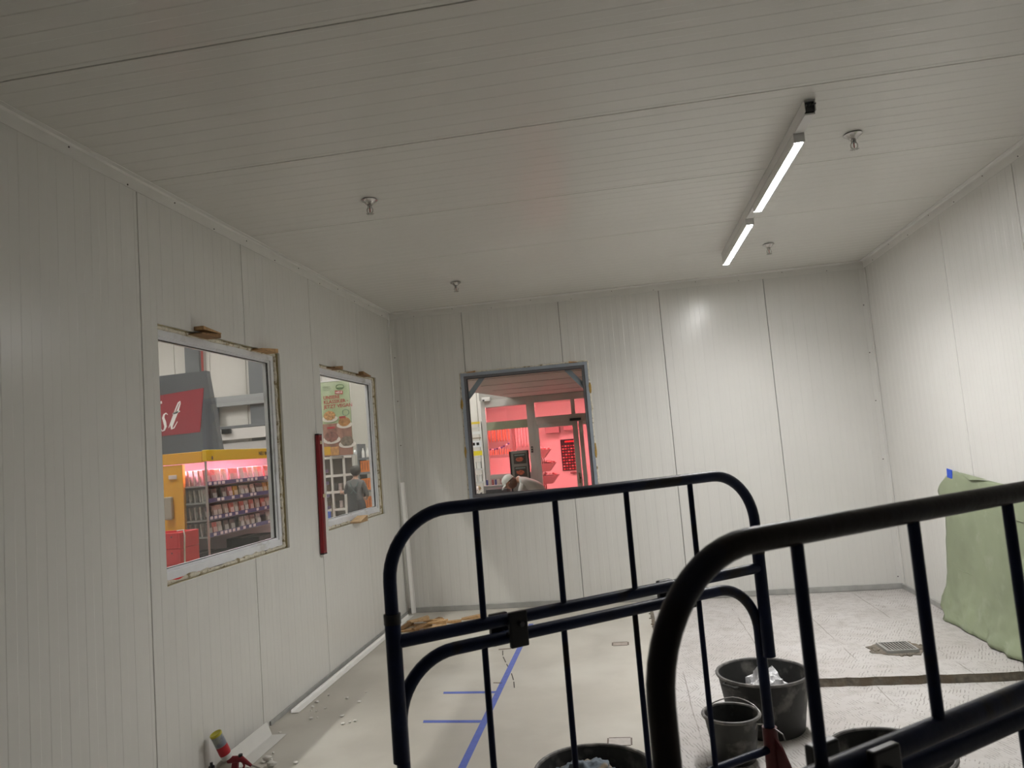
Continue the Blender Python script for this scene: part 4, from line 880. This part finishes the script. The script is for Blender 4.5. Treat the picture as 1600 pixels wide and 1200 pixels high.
def head_mesh(c, fwd, tilt, r=.105):
    """head with brow, nose, chin and ears; fwd is the facing direction"""
    bm = bmesh.new(); bmesh.ops.create_uvsphere(bm, u_segments=24, v_segments=16, radius=1.0); f = Vector(fwd).normalized(); zq = Vector(tilt).normalized(); xq = f.cross(zq).normalized(); zq = xq.cross(f)
    vs = []
    for w in bm.verts:
        p = w.co.copy(); y, z, x = p.y, p.z, p.x
        Y = y*1.02; Zz = z*1.18; X = x*.80*(1-.22*max(0, -z))
        if z < -.3 and y < 0: Y *= .55
        if y > .75: Y += .22*math.exp(-((z+.12)/.16)**2-(x/.16)**2)       # nose
        if y > .5: Y -= .07*math.exp(-((z-.10)/.10)**2)*(1-math.exp(-(x/.12)**2))   # eye sockets
        if y > .6: Y += .05*math.exp(-((z+.48)/.07)**2-(x/.3)**2)         # lips
        vs.append(Vector(c) + (xq*X + f*Y + zq*Zz)*r)
    bm.verts.index_update(); mb = MB(); mb.add(vs, [[w.index for w in q.verts] for q in bm.faces]); bm.free()
    for s in (-1, 1): mb.blob(Vector(c)+xq*s*r*.80-zq*r*.1, (r*.12, r*.18, r*.26), s+9, 1, .1)
    return mb, f, xq, zq
# shopper
t = thing('person', (-2.82, 6.0, 0), 'person with dark hair in grey shirt and dark apron, seen from behind', 'person')
bx_, by_ = -2.80, 6.0
J = {'pelvis': ((bx_, by_, .90), (.15, .12)), 'waist': ((bx_-.01, by_+.0, 1.03), (.135, .11)), 'chest': ((bx_-.02, by_+.02, 1.20), (.16, .115)), 'neckb': ((bx_-.03, by_+.04, 1.34), (.07, .07)), 'neck': ((bx_-.035, by_+.06, 1.40), .05),
     'shl': ((bx_-.17, by_+.02, 1.285), .062), 'ell': ((bx_-.27, by_+.10, 1.10), .045), 'wrl': ((bx_-.42, by_+.28, 1.10), .030),
     'shr': ((bx_+.14, by_+.0, 1.275), .062), 'elr': ((bx_+.20, by_+.05, 1.03), .045), 'wrr': ((bx_+.10, by_+.25, .95), .030),
     'hipl': ((bx_-.09, by_, .84), .10), 'knl': ((bx_-.10, by_+.03, .47), .065), 'anl': ((bx_-.10, by_-.02, .08), .042), 'tol': ((bx_-.12, by_+.12, .035), .036),
     'hipr': ((bx_+.09, by_, .84), .10), 'knr': ((bx_+.10, by_+.03, .47), .065), 'anr': ((bx_+.10, by_-.02, .08), .042), 'tor': ((bx_+.10, by_+.12, .035), .036)}
E_ = [('pelvis', 'waist'), ('waist', 'chest'), ('chest', 'neckb'), ('neckb', 'neck'), ('chest', 'shl'), ('shl', 'ell'), ('ell', 'wrl'), ('chest', 'shr'), ('shr', 'elr'), ('elr', 'wrr'),
      ('pelvis', 'hipl'), ('hipl', 'knl'), ('knl', 'anl'), ('anl', 'tol'), ('pelvis', 'hipr'), ('hipr', 'knr'), ('knr', 'anr'), ('anr', 'tor')]
reg = {('neckb', 'neck'): 1, ('ell', 'wrl'): 1, ('elr', 'wrr'): 1}; reg.update({e: 2 for e in E_[10:]})
hand(J, E_, reg, 'wrl', (-.6, .7, 0), (0, .2, .9)); hand(J, E_, reg, 'wrr', (-.4, .8, -.2), (-.8, 0, .5))
skin_body('body', J, E_, reg, [mat('shirt_grey', (.13, .125, .125), .8), M_SKIN, mat('trousers_dark', (.06, .06, .07), .8)], t)
mb, f_, x_, z_ = head_mesh((bx_-.03, by_+.08, 1.50), (-.5, .85, -.05), (0, 0, 1)); mb.build('head', M_SKIN, t, smooth='all')
MB().blob((bx_-.022, by_+.055, 1.525), (.105, .108, .108), 3, 3, .10, 4).build('hair', M_HAIRD, t, smooth='all')
M_APR = mat('apron_dark', (.035, .037, .04), .8)
mb = MB(); nseg = 14; rows_ = []
for k, z in enumerate((.45, .65, .85, 1.0, 1.12, 1.22)):
    rr = (.215, .205, .185, .165, .172, .18)[k]; rows_.append([(bx_-.01+rr*math.cos(math.pi*(.55+1.05*i/nseg)), by_+.01+rr*.85*math.sin(math.pi*(.55+1.05*i/nseg)), z) for i in range(nseg+1)])
P = [p for r in rows_ for p in r]; n = nseg+1; mb.add(P, [(k*n+i, k*n+i+1, (k+1)*n+i+1, (k+1)*n+i) for k in range(5) for i in range(nseg)]); ap = mb.build('apron', M_APR, t, smooth='all'); md = ap.modifiers.new('th', 'SOLIDIFY'); md.thickness = .006
M_STRAP = mat('strap_teal', (.10, .14, .14), .8)
MB().tube([(bx_-.10, by_-.085, 1.31), (bx_-.05, by_-.125, 1.20), (bx_+.04, by_-.13, 1.08)], .014, 6).build('apron_strap', M_STRAP, t); MB().tube([(bx_+.08, by_-.085, 1.30), (bx_+.03, by_-.125, 1.20), (bx_-.07, by_-.125, 1.08)], .014, 6).build('apron_strap', M_STRAP, t)

# bending worker seen through the grey framed window
t = thing('person', (0.9, 4.6, 0), 'person in a white cap and pale shirt bending forward outside the grey window', 'person')
Y = 4.6
J = {'pelvis': ((1.08, Y, .84), (.14, .15)), 'waist': ((1.00, Y, 1.02), (.13, .15)), 'chest': ((.85, Y, 1.135), (.14, .18)), 'neckb': ((.70, Y, 1.175), (.07, .075)), 'neck': ((.62, Y, 1.16), .052),
     'shl': ((.77, Y-.19, 1.10), .062), 'ell': ((.70, Y-.25, .86), .046), 'wrl': ((.50, Y-.18, .80), .030), 'shr': ((.77, Y+.19, 1.10), .062), 'elr': ((.70, Y+.25, .86), .046), 'wrr': ((.50, Y+.16, .82), .030),
     'hipl': ((1.08, Y-.10, .80), .10), 'knl': ((1.02, Y-.11, .45), .066), 'anl': ((1.08, Y-.11, .08), .042), 'tol': ((.94, Y-.12, .035), .036), 'hipr': ((1.08, Y+.10, .80), .10), 'knr': ((1.02, Y+.11, .45), .066), 'anr': ((1.08, Y+.11, .08), .042), 'tor': ((.94, Y+.12, .035), .036)}
E_ = [('pelvis', 'waist'), ('waist', 'chest'), ('chest', 'neckb'), ('neckb', 'neck'), ('chest', 'shl'), ('shl', 'ell'), ('ell', 'wrl'), ('chest', 'shr'), ('shr', 'elr'), ('elr', 'wrr'),
      ('pelvis', 'hipl'), ('hipl', 'knl'), ('knl', 'anl'), ('anl', 'tol'), ('pelvis', 'hipr'), ('hipr', 'knr'), ('knr', 'anr'), ('anr', 'tor')]
reg = {('neckb', 'neck'): 1, ('ell', 'wrl'): 1, ('elr', 'wrr'): 1}; reg.update({e: 2 for e in E_[10:]})
hand(J, E_, reg, 'wrl', (-1, .1, -.2), (0, .7, .6)); hand(J, E_, reg, 'wrr', (-1, -.1, -.2), (0, -.7, .6))
skin_body('body', J, E_, reg, [mat('shirt_pale', (.47, .46, .44), .8), M_SKIN, mat('trousers_grey', (.16, .16, .17), .8)], t)
hc = Vector((.515, Y-.01, 1.135)); mb, f_, x_, z_ = head_mesh(hc, (-.75, -.1, -.62), (-.62, 0, .78)); mb.build('head', M_SKIN, t, smooth='all')
MB().blob(hc+Vector((.045, 0, -.01)), (.095, .098, .105), 5, 3, .08, 4).build('hair', mat('hair_brown', (.12, .06, .04), .6, noise=(60, .3)), t, smooth='all')
Rq = Matrix((x_, f_, z_)).transposed(); cp = MB().lathe([(.118, .015), (.118, .04), (.112, .075), (.095, .105), (.06, .128), (.02, .137), (.001, .138)], hc, 24, Rq)
cap = cp.build('cap', mat('cap_white', (.66, .67, .63), .7), t, smooth='all')
vb = MB(); vp = []
for lay in (.022, .014):
    for i in range(13):
        a = math.pi*(.5+(i-6)/12*.72)
        for r_, dz in ((.112, 0), (.155, -.010), (.19, -.030)): vp.append(hc + x_*(r_*.95*math.cos(a)) + f_*(r_*math.sin(a)) + z_*(lay+dz))
vb.add(vp, [(l*39+i*3+k, l*39+i*3+k+1, l*39+(i+1)*3+k+1, l*39+(i+1)*3+k) for l in (0, 1) for i in range(12) for k in (0, 1)]); vb.build('visor', mat('cap_white', (.66, .67, .63)), cap)

# ------------------------------------------------------------------ pink-lit butcher's shop beyond the grey window
M_SF = mat('shopfront_frame', (.52, .50, .47), .45); YS = 6.0
def pane_box(x0, x1, z0, z1, p): MB().bx(x0, x1, YS+.02, YS+.026, z0, z1).build('pane', GLASS, p)
def bars(p, lst, d0=0.0, d1=.06):
    for (x0, x1, z0, z1) in lst: MB().bx(x0, x1, YS+d0, YS+d1, z0, z1, .004).build('frame_bar', M_SF, p)
wd4 = thing('window_4', (.33, YS, 0), kind='structure')
bars(wd4, [(-.16, -.07, 0, 2.69), (.735, .835, 0, 2.69), (-.07, .735, 2.545, 2.69), (-.07, .735, 1.16, 1.235), (-.07, .735, 0, .12), (.835, .87, 0, 2.69)])
MB().bx(-.07, .735, YS+.01, YS+.05, 2.095, 2.255).build('privacy_strip', mat('strip_olive', (.30, .32, .22), .3), wd4); pane_box(-.07, .735, 1.235, 2.545, wd4); MB().bx(-.07, .735, YS+.01, YS+.04, .12, 1.16).build('lower_panel', M_SF, wd4)
sg = MB().bx(.765, .805, YS-.006, YS-.001, 1.60, 1.72).build('push_sign', M_CLAMP, wd4)
for z in (1.625, 1.675): MB().bx(.772, .798, YS-.008, YS-.0062, z, z+.02).build('symbol', M_CHROME, sg)
d1 = thing('door_1', (1.3, YS, 0), kind='structure')
bars(d1, [(.87, .90, 0, 2.69), (.90, 3.0, 2.56, 2.69), (.90, 3.0, 2.13, 2.28), (1.60, 1.68, 2.28, 2.56)])
pane_box(.90, 1.60, 2.28, 2.56, d1); pane_box(1.68, 2.3, 2.28, 2.56, d1)
lf = thing('door_leaf', (1.3, YS, 0)); lf.parent = d1; lf.location = (0, 0, 0)
for (x0, x1, z0, z1) in ((.90, .945, 0, 2.13), (1.60, 1.70, 0, 2.13), (.945, 1.60, 2.06, 2.13), (.945, 1.60, 0, .3)): MB().bx(x0, x1, YS-.01, YS+.05, z0, z1, .004).build('leaf_bar', M_SF, lf)
MB().bx(.945, 1.60, YS+.02, YS+.026, .3, 2.06).build('pane', GLASS, lf)
for (x0, x1, z0, z1) in ((1.72, 1.80, 0, 2.13), (2.3, 2.4, 0, 2.13), (1.8, 2.3, 2.06, 2.13)): MB().bx(x0, x1, YS-.01, YS+.05, z0, z1, .004).build('leaf_bar', M_SF, lf)
MB().bx(1.8, 2.3, YS+.02, YS+.026, .3, 2.06).build('pane', GLASS, lf)
MB().bx(1.56, 1.78, YS-.07, YS-.012, 2.145, 2.195, .008).build('door_closer', M_CLAMP, lf); MB().tube([(1.65, YS-.03, .95), (1.65, YS-.03, 1.15)], .014, 8).build('door_handle', mat('handle_brass', (.28, .24, .16), .4, .7), lf)
MB().tube([(1.66, YS-.03, 1.05), (1.66, YS-.01, 1.05)], .02, 8).build('lock', M_CLAMP, lf)
# shop box
M_SHOP = mat('shop_wall', (.82, .79, .77), .5)
sbox('wall_shop_back', -.7, 3.6, 8.9, 8.98, 0, 2.9, M_SHOP); MB().prism([(-.16, YS+.06, 0), (-.10, YS+.06, 0), (-.64, 8.9, 0), (-.72, 8.9, 0)], (0, 0, 2.70)).build('wall_shop_left', M_SHOP, kind='structure'); sbox('wall_shop_right', 3.6, 3.68, YS, 8.98, 0, 2.9, M_SHOP)
MB().prism([(-.16, YS+.02, 2.70), (3.68, YS+.02, 2.70), (3.68, 8.98, 2.70), (-.72, 8.98, 2.70)], (0, 0, .08)).build('ceiling_shop', M_SHOP, kind='structure'); sbox('wall_shop_front', 2.4, 3.68, YS, YS+.06, 0, 2.7, M_SHOP)
M_PINK2 = mat('butcher_lamp', (.9, .6, .6), .5, emit=((1.0, 0.225, 0.255), PINK_POWER))
for i, (x, lab) in enumerate(((.25, 'left'), (1.3, 'middle'), (2.5, 'right'))):
    t = thing('meat_lamp', (x, 6.7, 2.69), 'pink strip lamp on the butcher shop ceiling, %s one' % lab, 'ceiling light', 'pink lamps of the butcher shop')
    MB().bx(x-.09, x+.09, 6.15, 7.3, 2.655, 2.70).build('housing', M_LAMPW, t); MB().bx(x-.075, x+.075, 6.17, 7.28, 2.64, 2.6545).build('tube', M_PINK2, t)
# soffit over the entrance and facade above it
mb = MB(); mb.prism([(.44, YS, 2.70), (-.02, 3.1, 2.70), (-.10, 1.2, 2.70), (4.5, 1.2, 2.70), (4.5, YS, 2.70)], (0, 0, .08)); sf = mb.build('ceiling_soffit', mat('soffit', (.56, .53, .48), .6), kind='structure')
for k in range(4): MB().bx(.46, 4.4, 1.9+1.02*k, 1.915+1.02*k, 2.6955, 2.6995).build('joint_strip', mat('joint', (.30, .28, .25), .7), sf)
fac = sbox('wall_shop_fascia', -.18, 4.5, YS+.0, YS+.05, 2.69, 4.2, mat('fascia_grey', (.40, .385, .36), .6)); MB().bx(-.10, .6, YS-.01, YS-.001, 2.93, 2.96).build('fascia_line', M_HDARK, fac)
t = thing('door_sensor', (-.02, YS-.06, 2.66), 'small pale sensor box at the upper left corner of the glazed shopfront', 'sensor')
MB().bx(-.12, .05, YS-.07, YS-.011, 2.665, 2.745, .01).build('housing', M_LAMPW, t); MB().bx(-.10, -.06, YS-.074, YS-.070, 2.675, 2.70).build('lens', M_CLAMP, t)
# hanging sausages
def sausage(name, x, y, z, l, r, m, lab, grp, bend=.0):
    t = thing(name, (x, y, z), lab, 'sausage', grp)
    MB().tube([(0, 0, 0), (0, 0, -.06)], .004, 5).build('string', M_TAG, t, wc=False); MB().tube([(bend*math.sin(k/6*math.pi), 0, -.05-l*k/6) for k in range(7)], [r*.4, r*.9, r, r, r, r*.9, r*.4], 8).build('casing', m, t, wc=False, smooth='all')
M_SA = mat('sausage_orange', (.75, .32, .17), .45, noise=(20, .25)); M_SB = mat('sausage_pale', (.85, .62, .60), .45, noise=(20, .2))
t = thing('sausage_rail', (.0, 8.3, 2.3), 'steel hanging rail with sausages seen through the pink lit window', 'rail'); MB().tube([(-.54, 8.3, 2.30), (.58, 8.3, 2.26)], .014, 8).build('bar', M_CHROME, t); MB().bx(.06, .13, 8.3, 8.36, 1.525, 2.3).build('post', mat('post_brown', (.35, .22, .20), .5), t)
for i in range(9): sausage('hanging_sausage', -.50+.062*i, 8.27, 2.275, .34, .022, M_SA, 'thin orange sausage hanging on the rail in the pink lit shop, left of the post', 'orange sausages on the rail', .006*(-1)**i)
for i in range(6): sausage('hanging_sausage', .165+.065*i, 8.27, 2.262, .50, .024, M_SB, 'long pale sausage hanging on the rail in the pink lit shop, right of the post', 'pale sausages on the rail')
t = thing('garland', (-.3, 8.0, 1.75), 'violet and white rosette garland slung across the pink lit window', 'garland')
for i in range(11): MB().blob((-.50+.052*i, 8.0, 1.72+.0022*(i-3)**2*(1 if i > 3 else .3)), (.032, .015, .026), i+5, 1, .4).build('rosette', mat('strip_violet', (.1, .07, .25)) if i % 3 else M_TAG, t)
for i in range(10): MB().tube([(-.44+.055*i, 7.98, 1.71), (-.45+.055*i, 7.98, 1.60)], [.012, .017], 7).build('small_sausage', M_SA, t)
for x in (-.5, .02): MB().tube([(x, 8.0, 1.75), (x, 8.0, 2.70)], .003, 5).build('cord', M_TAG, t)
MB().bx(-.50, .45, 8.3, 8.7, .0, 1.52, .01).build('shop_cabinet', mat('cabinet_rose', (.75, .66, .64), .4), label='pale cabinet behind the pink lit window', cat='cabinet')
# three tiers of meat trays on a stepped stand
t = thing('meat_stand', (.85, 7.5, 0), 'stepped stand of three tilted trays heaped with meat behind the shop door', 'display stand')
for x in (.62, .80):
    for yy in (7.36, 7.72): MB().bx(x, x+.02, yy, yy+.02, 0, 1.47).build('post', M_CHROME, t)
for i, (z, x1) in enumerate(((1.66, .99), (1.37, 1.08), (1.11, 1.13))):
    tr = MB().prism([(.60, 7.35, z-.03), (.60, 7.35, z-.20), (x1-.14, 7.35, z-.20), (x1, 7.35, z-.03)], (0, .4, 0)).build('tray', mat('tray_brown', (.24, .15, .14), .5), t)
    for k in range(24): MB().blob((.62+(x1-.65)*random.random(), 7.38+.34*random.random(), z-.015+.03*random.random()), (.03, .04, .020), k+i*40, 1, .3).build('meat_piece', mat(('meat_a', 'meat_b')[k % 3 == 0], ((.85, .55, .53), (.45, .12, .12))[k % 3 == 0], .35), tr)
MB().bx(.70, .82, 7.1, 7.2, 0, .98, .005).build('red_box', mat('box_red', (.55, .02, .03), .4), label='tall narrow red box in front of the meat trays', cat='box')
for (x0, x1, z0, z1) in ((.80, 1.12, 1.98, 2.13), (1.22, 1.60, 2.02, 2.14)): MB().bx(x0, x1, 8.55, 8.899, z0, z1, .01).build('cooling_unit', mat('unit_rose', (.40, .28, .28), .5), label='%s cooling unit box under the butcher shop ceiling' % ('left' if x0 < 1 else 'right'), cat='cooling unit')
t = thing('product_chart', (1.30, 8.86, 1.13), 'black chart on the pink wall with rows of small red meat pictures', 'poster')
MB().bx(1.10, 1.515, 8.87, 8.899, 1.10, 1.82).build('board', mat('chart_black', (.02, .016, .018), .5), t)
for r_ in range(9):
    for c_ in range(6): MB().bx(1.125+.065*c_, 1.170+.065*c_, 8.863, 8.869, 1.12+.066*r_, 1.155+.066*r_).build('meat_picture', mat(('pic_a', 'pic_b', 'pic_c')[(r_+c_*2) % 3], ((.55, .06, .07), (.62, .25, .24), (.30, .05, .06))[(r_+c_*2) % 3], .5), t)
MB().bx(1.20, 1.45, 8.863, 8.869, 1.745, 1.785).build('red_heading', mat('pic_head', (.75, .05, .06), .5), t)
MB().blob((1.35, 8.85, 1.045), (.085, .02, .025), 3, 2, .2).build('wall_hook', mat('hook', (.25, .12, .12), .5), label='small dark oval bracket under the black chart', cat='bracket')
# menu stand in front of shop
t = thing('menu_stand', (.60, 5.4, 0), 'upright stand with two framed food pictures beside the person in the cap', 'display stand')
MB().bx(.445, .765, 5.40, 5.43, .10, 1.665, .01).build('board', mat('stand_grey', (.22, .21, .19), .5), t)
for x in (.425, .765): MB().bx(x, x+.02, 5.385, 5.44, 0, 1.66, .004).build('side_rail', M_CLAMP, t)
for z in (1.42, 1.18):
    p = MB().bx(.50, .73, 5.393, 5.3995, z, z+.19).build('picture', mat('stand_picture', (.05, .04, .035), .4), t)
    MB().blob((.615, 5.391, z+.08), (.075, .003, .04), z, 2, .4).build('dish', mat('dish_red', (.42, .10, .05), .5, noise=(30, .5)), p); MB().bx(.52, .71, 5.389, 5.3928, z+.15, z+.17).build('caption', mat('caption_teal', (.20, .28, .27), .5), p)
MB().bx(.40, .80, 5.3, 5.52, 0, .04, .01).build('foot', M_CLAMP, t)
# till and goods in front of person
t = thing('checkout_till', (.25, 4.9, 0), 'dark grey till counter under the window by the capped person', 'counter')
MB().bx(.02, .50, 4.85, 5.25, 0, .90, .01).build('cabinet', mat('till_grey', (.10, .11, .11), .5), t); MB().bx(.03, .42, 4.88, 5.2, .901, 1.02, .01).build('screen_base', mat('till_dark', (.05, .055, .06), .4), t)
for i in range(8): MB().box((-.06+.055*i, 5.55, 1.06+.05), (.035, .03, .10), None, .006).build('small_carton', mat('mini_%d' % (i % 3), ((.06, .07, .25), (.6, .55, .5), (.35, .08, .08))[i % 3], .4), label='tiny carton in the row below the pink shop window', cat='carton', group='tiny cartons below the shop window')
MB().bx(-.12, .39, 5.45, 5.65, 0, 1.058, .01).build('ledge_shelf', mat('counter_grey', (.3, .29, .28)), label='low grey shelf carrying tiny cartons below the shop window', cat='shelf')
# shelf strip on the left side of the grey window view
t = thing('label_shelf', (-.75, 7.6, 0), 'tall shelf with white and yellow signs left of the glazed shopfront', 'shelf')
MB().bx(-1.05, -.47, 7.5, 7.9, 0, .12, .01).build('plinth', M_HDARK, t)
for x in (-1.05, -.50): MB().bx(x, x+.03, 7.5, 7.9, .12, 2.35).build('upright', M_LAMPW, t)
for i, (z, h, c) in enumerate(((2.30, .05, (.72, .55, .05)), (2.18, .05, (.55, .55, .52)), (2.08, .06, (.70, .72, .72)), (1.98, .03, (.30, .24, .18)), (1.80, .14, (.74, .76, .80)), (1.62, .10, (.72, .60, .02)), (1.30, .04, (.5, .5, .5)), (1.02, .04, (.5, .5, .5)), (.62, .04, (.5, .5, .5)))):
    b_ = MB().bx(-1.03, -.49, 7.49, 7.52, z, z+h).build('sign_strip', mat('strip_%d' % i, c, .5), t)
    if i == 4:
        for k in range(5): MB().bx(-.96+.09*k, -.90+.09*k, 7.486, 7.4895, z+.04, z+.10).build('dark_glyph', M_CLAMP, b_)
for z in (.62, 1.02, 1.30, 1.56): MB().bx(-1.03, -.49, 7.53, 7.9, z, z+.025).build('board', M_LAMPW, t)
for i in range(8): MB().box((-.92+.11*(i % 4), 7.62, (1.326, 1.046)[i//4]+.08), (.07, .07, .16), None, .012).build('white_tub', mat('tub_white', (.75, .75, .74), .4), label='white tub on the %s board of the sign shelf' % ('upper', 'lower')[i//4], cat='tub', group='white tubs on the sign shelf')
for i in range(10): MB().blob((-.86+.09*(i % 5), 6.9-.2*(i//5), .95), (.042, .05, .045), i+200, 2, .3).build('bread_bag', mat(('bag_a', 'bag_b')[i % 2], ((.42, .27, .12), (.62, .55, .55))[i % 2], .5, noise=(20, .3)), label='small bagged loaf on the low table left of the glazed shopfront', cat='food bag', group='bagged loaves on the low table')
t = thing('low_table', (-.7, 6.8, 0), 'low table with bagged loaves left of the glazed shopfront', 'table'); MB().bx(-.95, -.45, 6.6, 7.05, .86, .90, .005).build('top', M_WF, t)
for x in (-.93, -.50):
    for y in (6.62, 7.01): MB().bx(x, x+.03, y, y+.03, 0, .86).build('leg', M_HDARK, t)
